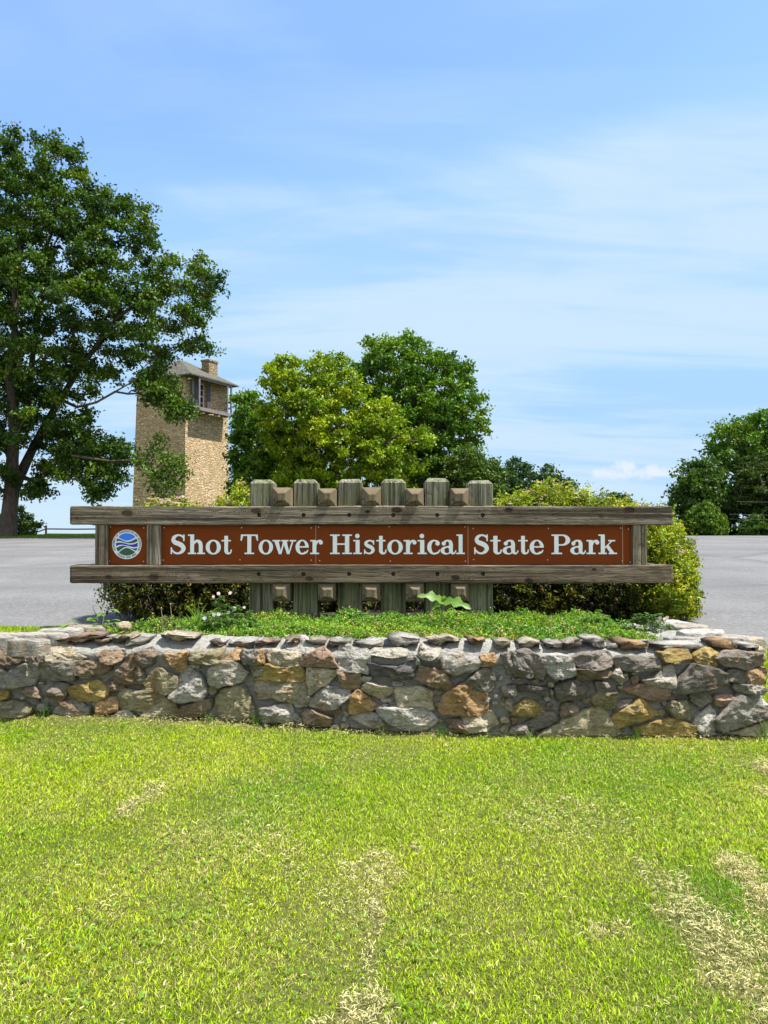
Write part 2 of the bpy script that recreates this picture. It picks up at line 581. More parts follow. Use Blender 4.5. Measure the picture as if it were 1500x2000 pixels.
def axis_pts(spec):
    out = [spec[0][0]]
    for a, b, s in spec:
        n = max(1, int(round((b - a) / s)))
        out += list(np.linspace(a, b, n + 1)[1:])
    return np.array(out)


def grid_mesh(name, xs, ys, zf, mat_, kind='structure'):
    Xg, Yg = np.meshgrid(xs, ys)
    Zg = zf(Xg, Yg)
    v = np.stack([Xg, Yg, Zg], -1).reshape(-1, 3)
    nx, ny = len(xs), len(ys)
    i = np.arange(nx - 1)[None, :] + nx * np.arange(ny - 1)[:, None]
    f = np.stack([i, i + 1, i + 1 + nx, i + nx], -1).reshape(-1, 4)
    o = fast_mesh(name, v, f, mat_, smooth=True)
    if kind: o['kind'] = kind
    return o


def ground_mat():
    m, T, bs, out = mat('turf_soil')
    t = T.node('ShaderNodeTexCoord')
    n = T.noise(t.outputs['Object'], 2.2, 8, 0.65)
    n2 = T.noise(t.outputs['Object'], 60, 6, 0.7)
    c = T.mix(T.ramp(n, [(0.35, 0.0), (0.65, 1.0)]), (0.09, 0.12, 0.02), (0.17, 0.165, 0.05))
    c = T.mix(T.ramp(n2, [(0.35, 1.0), (0.62, 0.0)]), c, (0.05, 0.055, 0.018))
    T.link(c, bs.inputs['Base Color'])
    bs.inputs['Roughness'].default_value = 0.95
    bs.inputs['Specular IOR Level'].default_value = 0.1
    bump(T, bs, n2, 0.8, 0.02)
    return m


def far_mat():
    pass


gx = axis_pts([(-3000, -300, 300), (-300, -40, 20), (-40, -6, 1.0), (-6, 6, 0.12), (6, 40, 1.0), (40, 300, 20), (300, 3000, 300)])
gy = axis_pts([(-600, -40, 60), (-40, -2, 2), (-2, 8, 0.12), (8, 60, 1.0), (60, 200, 5), (200, 1000, 50), (1000, 5000, 400)])
grid_mesh('ground', gx, gy, ground_z, ground_mat())


def asphalt_mat():
    m, T, bs, out = mat('asphalt')
    t = T.node('ShaderNodeTexCoord')
    o = t.outputs['Object']
    big = T.noise(T.mapping(o, scale=(0.10, 0.45, 1), rot=(0, 0, 0.35)), 1.0, 6, 0.62, 0.8)
    mid = T.noise(o, 1.3, 6, 0.65)
    fine = T.noise(o, 90, 5, 0.8)
    agg = T.noise(o, 26, 8, 0.85)
    c = T.mix(T.ramp(big, [(0.3, 0.0), (0.7, 1.0)]), (0.115, 0.114, 0.113), (0.205, 0.202, 0.197))
    c = T.mix(T.ramp(mid, [(0.35, 0.45), (0.65, 0.0)]), c, (0.115, 0.114, 0.112))
    c = T.mix(T.ramp(fine, [(0.35, 0.55), (0.5, 0.0)]), c, (0.08, 0.08, 0.08))
    c = T.mix(T.ramp(agg, [(0.38, 0.6), (0.5, 0.0)]), c, (0.075, 0.075, 0.075))
    c = T.mix(T.ramp(agg, [(0.53, 0.0), (0.64, 0.7)]), c, (0.32, 0.31, 0.30))
    # hairline cracks and pale dry patches
    vo = T.node('ShaderNodeTexVoronoi', feature='DISTANCE_TO_EDGE')
    vo.inputs['Scale'].default_value = 0.22
    wv = T.node('ShaderNodeTexNoise'); wv.inputs['Scale'].default_value = 0.9; wv.inputs['Detail'].default_value = 6
    T.link(o, wv.inputs['Vector'])
    T.link(T.mix(0.35, T.mapping(o, scale=(0.6, 0.35, 1)), wv.outputs['Color'], 'ADD'), vo.inputs['Vector'])
    ck = T.math('MULTIPLY', T.ramp(vo.outputs['Distance'], [(0.0, 1.0), (0.022, 0.0)]), T.ramp(T.noise(o, 0.25, 3), [(0.44, 0.0), (0.56, 0.8)]))
    c = T.mix(ck, c, (0.10, 0.10, 0.105))
    pp = T.ramp(T.noise(T.mapping(o, scale=(0.5, 0.12, 1), loc=(5, 2, 0)), 1.1, 5, 0.6), [(0.64, 0.0), (0.72, 0.45)])
    c = T.mix(pp, c, (0.28, 0.25, 0.22))
    # worn wheel paths and darker patched areas
    lanes = T.ramp(T.noise(T.mapping(o, scale=(0.5, 0.09, 1), rot=(0, 0, 0.5), loc=(2, 7, 0)), 1.0, 4, 0.55), [(0.42, 0.35), (0.56, 0.0)])
    c = T.mix(lanes, c, (0.095, 0.094, 0.093))
    spk = T.ramp(T.noise(o, 60, 2, 0.5), [(0.30, 0.6), (0.40, 0.0)])
    c = T.mix(spk, c, (0.05, 0.05, 0.05))
    T.link(c, bs.inputs['Base Color'])
    bs.inputs['Roughness'].default_value = 0.9
    bs.inputs['Specular IOR Level'].default_value = 0.2
    bump(T, bs, T.math('ADD', fine, agg), 0.6, 0.006)
    return m


# asphalt drive: one sheet following the ground, running behind the planting bed
def asphalt():
    xs = axis_pts([(-60, -8, 1.0), (-8, 8, 0.15), (8, 60, 1.0)])
    n = 170
    tt = np.linspace(0, 1, n) ** 2.2
    yn = np.where(xs < 0, 5.82 + 0.10 * np.abs(xs + 2.2), 5.42 + 0.16 * np.abs(xs - 2.6))
    yn = np.interp(xs, [-60, -8, -3.0, -2.0, -1.0, 1.4, 2.0, 3.0, 8, 60], [10.5, 7.6, 6.40, 6.42, 6.5, 5.75, 5.55, 5.52, 5.7, 6.2])
    yf = 36.0 + 10.0 * sstep(-19, -7, xs)
    Xg = np.repeat(xs[None, :], n, 0)
    Yg = yn[None, :] * (1 - tt[:, None]) + yf[None, :] * tt[:, None]
    Zg = ground_z(Xg, Yg) + 0.014
    v = np.stack([Xg, Yg, Zg], -1).reshape(-1, 3)
    nx = len(xs)
    i = np.arange(nx - 1)[None, :] + nx * np.arange(n - 1)[:, None]
    f = np.stack([i, i + 1, i + 1 + nx, i + nx], -1).reshape(-1, 4)
    # a thin skirt so the edge of the paving has thickness
    sk = v.reshape(n, nx, 3)[0].copy(); sk[:, 2] -= 0.05
    b = len(v); v = np.concatenate([v, sk])
    j = np.arange(nx - 1)
    f = np.concatenate([f, np.stack([b + j, b + j + 1, j + 1, j], -1)])
    o = fast_mesh('road', v, f, asphalt_mat(), smooth=True)
    o['kind'] = 'structure'


asphalt()

# planting bed soil behind the wall
def soil_mat():
    m, T, bs, out = mat('bed_soil')
    t = T.node('ShaderNodeTexCoord')
    n = T.noise(t.outputs['Object'], 30, 8, 0.7)
    T.link(T.ramp(n, [(0.3, (0.012, 0.008, 0.006)), (0.7, (0.04, 0.028, 0.018))]), bs.inputs['Base Color'])
    bs.inputs['Roughness'].default_value = 1
    bump(T, bs, n, 1.0, 0.03)
    return m


def bed():
    # outline in plan, inside the wall at the front, rounded at the back
    pts = [(-1.95, 4.86), (-1.5, 4.80), (-0.75, 4.74), (0, 4.66), (0.7, 4.60), (1.35, 4.58), (1.72, 4.75), (1.86, 5.3), (2.15, 6.0), (2.2, 6.8), (1.7, 7.9), (0, 8.6), (-1.7, 8.0), (-2.3, 7.0), (-2.2, 6.2), (-2.0, 5.5)]
    c = Vector((0, 6.1))
    v, f = [], []
    ring_n = 7
    P2 = []
    for i in range(len(pts)):
        a = Vector(pts[i]); b = Vector(pts[(i + 1) % len(pts)])
        for k in range(5): P2.append(a.lerp(b, k / 5))
    rng = random.Random(3)
    for r in range(ring_n):
        s = 1 - r / ring_n
        for p in P2:
            q = c + (p - c) * s
            z = -0.725 if r else -0.86
            v.append((q.x, q.y, z + 0.05 * (1 - s) + (rng.uniform(-.012, .012) if r else 0)))
    v.append((c.x, c.y, -0.675))
    n = len(P2)
    for r in range(ring_n - 1):
        for k in range(n):
            q = (k + 1) % n
            f.append((r * n + k, r * n + q, (r + 1) * n + q, (r + 1) * n + k))
    for k in range(n): f.append(((ring_n - 1) * n + k, (ring_n - 1) * n + (k + 1) % n, len(v) - 1))
    o = mesh_obj('bed_soil', v, f, soil_mat(), smooth=True)
    o['kind'] = 'structure'


bed()

# ------------------------------------------------------------------ stone retaining wall
WPX = [-150, 0, 250, 500, 750, 1000, 1250, 1480, 1520]
WD = [4.68, 4.585, 4.544, 4.486, 4.389, 4.327, 4.305, 4.297, 4.297]


def Dface(px):
    return float(np.interp(px, WPX, WD))


def lean(py):
    """how far the face steps back at this pixel row"""
    a = 0.03 * max(0.0, min(1.0, (1430 - py) / 150.0))
    b = 0.10 * max(0.0, min(1.0, (1278 - py) / 24.0))
    return a + b


def mortar_mat():
    m, T, bs, out = mat('mortar')
    t = T.node('ShaderNodeTexCoord')
    o = t.outputs['Object']
    n = T.noise(o, 5, 7, 0.7, 0.4)
    n2 = T.noise(T.mapping(o, scale=(1, 1, 3)), 26, 8, 0.7)
    n3 = T.noise(o, 170, 3, 0.7)
    c = T.mix(n, (0.32, 0.31, 0.28), (0.56, 0.54, 0.47))
    c = T.mix(T.ramp(n2, [(0.3, 0.7), (0.52, 0.0)]), c, (0.15, 0.14, 0.12))
    c = T.mix(T.ramp(n3, [(0.3, 0.5), (0.5, 0.0)]), c, (0.20, 0.19, 0.17))
    T.link(c, bs.inputs['Base Color'])
    bs.inputs['Roughness'].default_value = 0.95
    bs.inputs['Specular IOR Level'].default_value = 0.2
    bump(T, bs, T.math('ADD', T.math('MULTIPLY', n2, 1.0), T.math('MULTIPLY', n3, 0.25)), 1.0, 0.04)
    return m


def stone_mat():
    m, T, bs, out = mat('field_stone')
    t = T.node('ShaderNodeTexCoord')
    o = t.outputs['Object']
    at = T.node('ShaderNodeAttribute', attribute_name='Col')
    n = T.noise(o, 9, 8, 0.68, 0.8)
    n2 = T.noise(T.mapping(o, scale=(1, 1, 2.6), rot=(0.2, 0.3, 0.1)), 24, 8, 0.7, 0.6)
    n3 = T.noise(o, 120, 4, 0.7)
    c = at.outputs['Color']
    c = T.mix(T.ramp(n2, [(0.34, 0.9), (0.50, 0.0)]), c, T.mix(1.0, c, (0.28, 0.25, 0.22), 'MULTIPLY'))
    c = T.mix(T.ramp(n, [(0.52, 0.0), (0.66, 0.6)]), c, T.mix(0.5, T.mix(1.0, c, (1.7, 1.6, 1.5), 'MULTIPLY'), (0.40, 0.38, 0.34)))
    rust = T.ramp(T.noise(o, 6.5, 5, 0.6, 0.5), [(0.54, 0.0), (0.66, 0.55)])
    c = T.mix(rust, c, (0.26, 0.14, 0.04))
    c = T.mix(T.ramp(n3, [(0.3, 0.45), (0.5, 0.0)]), c, (0.06, 0.055, 0.045))
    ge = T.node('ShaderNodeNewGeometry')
    # paler arrises and shade in the hollows, painted into the colour for contrast
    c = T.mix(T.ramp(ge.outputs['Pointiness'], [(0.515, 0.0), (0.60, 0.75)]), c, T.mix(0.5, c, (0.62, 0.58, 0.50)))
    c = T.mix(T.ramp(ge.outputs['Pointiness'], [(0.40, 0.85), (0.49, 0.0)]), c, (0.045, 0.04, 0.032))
    T.link(c, bs.inputs['Base Color'])
    bs.inputs['Roughness'].default_value = 0.82
    bs.inputs['Specular IOR Level'].default_value = 0.3
    h = T.math('ADD', T.math('MULTIPLY', n2, 1.0), T.math('ADD', T.math('MULTIPLY', n3, 0.25), T.math('MULTIPLY', n, 0.7)))
    bump(T, bs, h, 1.0, 0.032)
    return m


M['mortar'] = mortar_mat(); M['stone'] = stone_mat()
SC = dict(g=(.30, .275, .225), d=(.155, .138, .112), o=(.35, .215, .095), y=(.30, .215, .065), t=(.37, .32, .225),
          r=(.30, .195, .135), w=(.44, .41, .36), b=(.20, .145, .095), l=(.34, .32, .28), v=(.245, .215, .125),
          p=(.185, .158, .132), k=(.08, .075, .07))
A_ = (0, [
 ('b', (0,185),(95,185),(130,225),(135,265),(40,288),(0,250)), ('p', (150,195),(210,190),(270,235),(230,300),(150,265)),
 ('t', (290,200),(400,185),(440,200),(490,250),(420,275),(285,265)), ('g', (0,300),(60,345),(130,300),(205,290),(225,340),(200,400),(60,420),(0,385)),
 ('d', (258,285),(430,285),(435,370),(400,385),(255,370)), ('b', (460,290),(620,270),(640,320),(600,345),(458,348)),
 ('b', (570,235),(640,210),(720,215),(700,270),(640,285),(600,270)), ('b', (640,390),(720,300),(770,240),(800,300),(790,395),(720,395)),
 ('d', (796,292),(835,320),(855,390),(803,397)), ('p', (810,225),(900,195),(915,240),(890,290),(830,315),(810,270)),
 ('o', (965,240),(1100,225),(1080,335),(1040,320)), ('v', (1130,225),(1310,205),(1290,285),(1135,280)),
 ('o', (1325,190),(1425,190),(1425,260),(1325,262)), ('d', (1432,205),(1500,205),(1560,215),(1500,290),(1435,285)),
 ('v', (860,390),(930,320),(1030,370),(1040,420),(975,462),(870,430)), ('l', (1070,350),(1120,320),(1160,350),(1205,440),(1180,490),(1060,500),(1005,475),(1050,430)),
 ('g', (1240,320),(1280,285),(1370,280),(1440,340),(1400,390),(1290,420),(1235,400)), ('p', (295,450),(350,405),(410,425),(390,470),(340,530),(300,520)),
 ('y', (420,430),(570,390),(625,450),(610,490),(470,497),(440,480)), ('b', (140,430),(210,425),(245,480),(150,475)),
 ('y', (-30,450),(50,450),(50,495),(0,505)), ('v', (-20,530),(80,505),(190,540),(170,580),(40,595),(-20,590)),
 ('g', (320,590),(350,530),(430,505),(520,545),(500,605),(400,622)), ('o', (580,500),(695,488),(690,560),(582,588)),
 ('v', (720,445),(800,450),(920,430),(965,465),(940,500),(860,555),(730,545)), ('g', (610,605),(740,555),(800,610),(700,628)),
 ('v', (830,622),(870,545),(1005,490),(1030,570),(1010,620)), ('b', (1040,550),(1100,530),(1230,500),(1225,550),(1130,615),(1080,600)),
 ('v', (1280,500),(1310,450),(1420,430),(1460,490),(1490,590),(1400,607),(1300,590)), ('b', (635,398),(725,404),(720,460),(640,440)),
 ('g', (1470,300),(1540,300),(1540,385),(1490,360)),
])
B_ = (500, [
 ('o', (0,210),(50,210),(50,280),(0,290)), ('t', (75,225),(130,215),(255,230),(250,295),(90,290)),
 ('y', (3,302),(255,310),(262,388),(10,380)), ('t', (25,397),(180,397),(270,400),(280,520),(200,510),(100,480),(30,490)),
 ('r', (265,290),(300,240),(395,195),(430,240),(468,305),(350,300)), ('l', (225,170),(260,135),(385,185),(350,215),(230,225),(190,200)),
 ('l', (500,190),(550,178),(640,205),(660,240),(650,335),(500,315)), ('g', (675,225),(720,195),(870,205),(870,240),(780,250),(690,235)),
 ('k', (675,290),(830,305),(925,265),(920,320),(890,372),(700,350)), ('t', (310,320),(470,335),(430,390),(320,465)),
 ('b', (485,330),(600,340),(610,400),(590,430),(500,430)), ('l', (320,500),(410,425),(535,450),(530,490),(440,550),(330,530)),
 ('t', (625,440),(660,400),(800,430),(740,490)), ('o', (548,575),(560,480),(600,450),(710,540),(580,580)),
 ('t', (820,435),(970,430),(1020,460),(1030,550),(950,560),(850,540),(830,480)), ('l', (725,550),(820,550),(1000,570),(1045,620),(960,672),(850,658),(790,632)),
 ('l', (570,597),(650,565),(718,590),(738,650),(640,647)), ('b', (285,560),(350,570),(440,600),(420,642),(290,627)),
 ('l', (40,545),(200,530),(230,612),(40,617)), ('b', (920,345),(970,320),(1080,330),(1140,410),(1130,440),(1040,420),(930,380)),
 ('g', (955,240),(980,180),(1075,190),(1060,240),(1010,265)), ('l', (1095,270),(1130,240),(1270,245),(1305,290),(1280,320),(1180,345),(1110,330)),
 ('o', (1320,250),(1395,235),(1400,290),(1330,305)), ('d', (1200,410),(1290,350),(1350,325),(1390,370),(1390,420),(1350,455)),
 ('o', (1085,540),(1110,480),(1190,425),(1330,445),(1335,560),(1290,585),(1100,575)), ('b', (1116,620),(1198,615),(1230,687),(1130,662)),
 ('t', (1203,620),(1300,580),(1380,575),(1410,640),(1350,677),(1238,687)), ('g', (1440,430),(1510,410),(1520,470),(1450,470)),
 ('d', (1445,245),(1500,238),(1508,335),(1470,340)), ('g', (1460,510),(1498,480),(1498,560),(1465,550)),
 ('l', (930,250),(955,262),(960,300),(940,300)), ('g', (310,475),(318,492),(300,540),(285,530)),
])
C_ = (1000, [
 ('d', (8,235),(40,238),(106,335),(100,355),(15,350)), ('p', (45,235),(110,220),(160,260),(192,340),(180,382),(112,350)),
 ('l', (160,260),(250,245),(330,260),(345,340),(240,365),(190,310)), ('p', (360,260),(400,240),(540,220),(580,260),(560,300),(420,315),(380,290)),
 ('d', (610,260),(640,250),(840,260),(850,325),(700,325),(620,305)), ('y', (870,225),(920,205),(1020,210),(1040,260),(960,283),(900,275)),
 ('y', (1085,240),(1140,200),(1200,230),(1190,300),(1120,300),(1080,270)), ('p', (1205,260),(1280,220),(1450,235),(1450,290),(1390,320),(1250,300)),
 ('d', (1265,330),(1365,330),(1365,400),(1265,385)), ('o', (1372,335),(1478,320),(1476,405),(1380,402)),
 ('k', (0,415),(190,425),(195,470),(100,450),(0,440)), ('d', (260,440),(300,400),(380,388),(435,430),(420,490),(280,495)),
 ('b', (380,322),(560,320),(575,355),(400,382)), ('g', (580,360),(620,310),(650,380),(640,410)),
 ('g', (765,380),(830,370),(910,300),(940,320),(935,420),(820,405)), ('d', (942,465),(960,420),(1060,300),(1230,350),(1225,410),(1100,440)),
 ('r', (650,440),(760,410),(925,435),(925,490),(800,495),(700,460)), ('d', (490,402),(530,392),(590,440),(500,470)),
 ('v', (470,510),(500,462),(590,457),(600,550),(480,540)), ('b', (285,590),(310,520),(370,530),(385,570),(310,615)),
 ('y', (0,540),(70,500),(150,530),(190,590),(60,592),(0,580)), ('d', (60,650),(140,600),(230,572),(250,620),(130,670)),
 ('v', (180,702),(330,610),(500,550),(610,697),(400,702)), ('y', (590,610),(740,500),(840,590),(700,625),(620,665)),
 ('y', (725,662),(840,628),(910,607),(1050,650),(1040,702),(850,708),(760,692)), ('v', (910,540),(940,505),(1020,510),(1040,560),(1030,610),(950,600)),
 ('l', (1065,635),(1150,540),(1180,580),(1180,692),(1100,692)), ('g', (1200,610),(1330,480),(1470,560),(1500,600),(1300,650),(1230,680)),
 ('r', (1190,480),(1280,470),(1285,520),(1200,530)), ('d', (1050,470),(1140,450),(1165,500),(1100,540),(1060,510)),
 ('g', (1310,410),(1400,405),(1465,430),(1460,465),(1320,450)), ('t', (1280,692),(1450,642),(1510,620),(1515,702)),
 ('g', (0,662),(80,650),(100,692),(0,697)), ('p', (610,510),(700,500),(690,520),(612,590)),
])
CAPS = [
 (0, 'w', (0,130),(150,133),(130,162),(0,162)), (0, 'r', (320,140),(420,100),(595,95),(600,125),(470,160),(320,158)),
 (0, 'b', (555,135),(640,125),(650,160),(560,155)), (0, 't', (655,115),(760,100),(770,125),(665,165)),
 (0, 'g', (735,130),(880,110),(860,162),(740,185)), (0, 't', (935,90),(1000,95),(1155,115),(1150,130),(1010,142),(940,112)),
 (0, 'b', (1230,135),(1330,140),(1305,180),(1240,180)), (0, 'l', (1335,150),(1400,125),(1500,130),(1490,190),(1350,180)),
 (0, 'l', (160,120),(320,105),(330,140),(160,150)),
 (500, 'r', (0,150),(40,130),(135,135),(130,160),(0,180)), (500, 'b', (170,128),(255,130),(250,160),(175,155)),
 (500, 't', (290,130),(415,135),(400,170),(340,165)), (500, 'g', (424,150),(440,128),(560,130),(555,175),(430,180)),
 (500, 'l', (570,137),(740,140),(775,175),(650,190)), (500, 'w', (768,112),(955,115),(960,150),(880,178),(810,178)),
 (500, 't', (1000,135),(1050,105),(1130,100),(1205,135),(1080,165),(1010,160)), (500, 'o', (1240,120),(1340,120),(1345,145),(1300,172),(1250,160)),
 (500, 't', (1400,130),(1490,130),(1490,190),(1405,187)),
 (1000, 't', (40,160),(90,130),(160,140),(185,165),(60,184)), (1000, 'g', (200,150),(296,142),(296,187),(205,187)),
 (1000, 'g', (303,150),(380,120),(420,165),(400,182),(310,187)), (1000, 'l', (420,130),(445,115),(540,115),(550,187),(480,182)),
 (1000, 'g', (560,177),(615,157),(615,192),(570,192)), (1000, 'o', (622,150),(710,135),(802,150),(798,197),(640,192)),
 (1000, 'w', (810,147),(1100,155),(1130,178),(1120,202),(1000,192),(900,172)),
 (1000, 'o', (1160,133),(1290,132),(1320,148),(1315,187),(1190,178)), (1000, 'w', (1330,148),(1450,157),(1450,197),(1340,187)),
]


class Stones:
    def __init__(self, seed):
        self.v = []; self.f = []; self.c = []
        self.r = random.Random(seed)

    def rock(self, poly, nrm, h, col, depth=0.06, rough=1.0):
        """poly: 3D outline lying in the wall face, nrm: outward, h: how far it stands proud"""
        from mathutils import noise as mn
        r = self.r
        n = len(poly)
        size = max((a - b).length for a in poly for b in poly)
        per = sum((poly[(i + 1) % n] - poly[i]).length for i in range(n))
        step = max(0.0065, per / 60)
        e1 = Vector((1, 0, 0)) if abs(nrm.x) < .7 else Vector((0, 1, 0))
        e1 = (e1 - nrm * e1.dot(nrm)).normalized(); e2 = nrm.cross(e1)
        pts = []
        for i in range(n):
            a, b = poly[i], poly[(i + 1) % n]
            k = max(1, int(round((b - a).length / step)))
            sd_ = r.uniform(0, 50)
            for j in range(k):
                q = a.lerp(b, j / k)
                w = mn.noise(Vector((sd_ + j * step * 22, 0.5, 0))) * 0.012 + mn.noise(Vector((sd_ + j * step * 70, 3.5, 0))) * 0.005
                d = (b - a).normalized().cross(nrm)
                pts.append(q + d * w * min(1, 4 * min(j, k - j) / k))
        c = sum(pts, Vector()) / len(pts)
        # soften the traced corners a little
        m = len(pts)
        pts = [(pts[i - 1] + pts[i] * 6 + pts[(i + 1) % m]) / 8 for i in range(m)]
        cv = Vector(col) * 1.38 * r.uniform(0.8, 1.2)
        tx, tz = r.uniform(-0.5, 0.5), r.uniform(-0.6, 0.35)
        planes = [(tx * .6, tz * .6, 1.0)]
        for _ in range(r.randint(4, 7)):
            a = r.uniform(0, 2 * math.pi); q = r.uniform(0.3, 1.5)
            planes.append((math.cos(a) * q, math.sin(a) * q, r.uniform(0.75, 1.25)))
        seed = Vector((r.uniform(0, 90), r.uniform(0, 90), r.uniform(0, 90)))
        strat = r.uniform(-.4, .4)
        def height(p):
            o = p - c
            u_, v_ = o.dot(e1) / (size * .5), o.dot(e2) / (size * .5)
            hh = max(0.25, min(w_ - ax_ * u_ - az_ * v_ for ax_, az_, w_ in planes))
            q = p * 1.0 + seed
            ch = abs(mn.noise(q * 17)) * 0.30 + abs(mn.noise(q * 42)) * 0.16 + mn.noise(q * 95) * 0.07
            ly = mn.noise(Vector((q.x * 5, q.y * 5, (q.z + strat * q.x) * 60))) * 0.10
            return (hh if rough > .6 else 1.0 + (hh - 1) * .25) - (ch - ly) * rough
        sc_ = [1.03, 1.01, 0.99, 0.955, 0.90, 0.83, 0.75, 0.66, 0.57, 0.47, 0.37, 0.26, 0.14]
        base = len(self.v)
        for ri, s in enumerate(sc_):
            for p in pts:
                q = c + (p - c) * s
                if ri == 0: dd = -depth
                else:
                    rim = (0.0, 0.15, 0.78, 0.97, 1.0, 1.0)[min(ri, 5)]
                    dd = h * rim * height(q) * 1.1
                self.v.append(q + nrm * dd)
                g = cv * (1 + 0.22 * mn.noise((q + seed) * 14))
                self.c.append(tuple(g))
        self.v.append(c + nrm * h * 1.1 * height(c)); self.c.append(tuple(cv))
        for ri in range(len(sc_) - 1):
            for k in range(m):
                q = (k + 1) % m
                a0, a1, b0, b1 = base + ri * m + k, base + ri * m + q, base + (ri + 1) * m + k, base + (ri + 1) * m + q
                self.f.append((a0, a1, b1)); self.f.append((a0, b1, b0))
        e = base + (len(sc_) - 1) * m
        for k in range(m): self.f.append((e + k, e + (k + 1) % m, base + len(sc_) * m))

    def slab(self, poly, back, col, top_tilt=0.0):
        """capstone: front outline swept back with a broken edge"""
        r = self.r
        pts = []
        n = len(poly)
        for i in range(n):
            a, b = poly[i], poly[(i + 1) % n]
            k = 3 if (b - a).length > 0.06 else 2
            for j in range(k):
                q = a.lerp(b, j / k)
                if j: q = q + Vector((0, 0, r.uniform(-1, 1))) * 0.012
                pts.append(q)
        c = sum(pts, Vector()) / len(pts)
        m = len(pts); base = len(self.v)
        cv = Vector(col) * r.uniform(1.1, 1.35)
        prof = [(0.93, -0.004), (0.99, 0.003), (1.0, 0.02), (1.01, back * 0.5), (0.98, back * 0.9), (0.85, back)]
        for ri, (s, d) in enumerate(prof):
            for p in pts:
                q = c + (p - c) * s + Vector((r.uniform(-.006, .006), d + r.uniform(-.012, .012), top_tilt * d + r.uniform(-.005, .005)))
                self.v.append(q); self.c.append(tuple(cv * r.uniform(0.92, 1.08)))
        for ri in range(len(prof) - 1):
            for k in range(m):
                q = (k + 1) % m
                self.f.append((base + ri * m + q, base + ri * m + k, base + (ri + 1) * m + k)); self.f.append((base + ri * m + q, base + (ri + 1) * m + k, base + (ri + 1) * m + q))
        self.v.append(c + Vector((0, -0.006, 0))); self.c.append(tuple(cv))
        for k in range(m): self.f.append((base + k, base + (k + 1) % m, len(self.v) - 1))
        self.v.append(c + Vector((0, back, top_tilt * back))); self.c.append(tuple(cv))
        e = base + (len(prof) - 1) * m
        for k in range(m): self.f.append((e + (k + 1) % m, e + k, len(self.v) - 1))


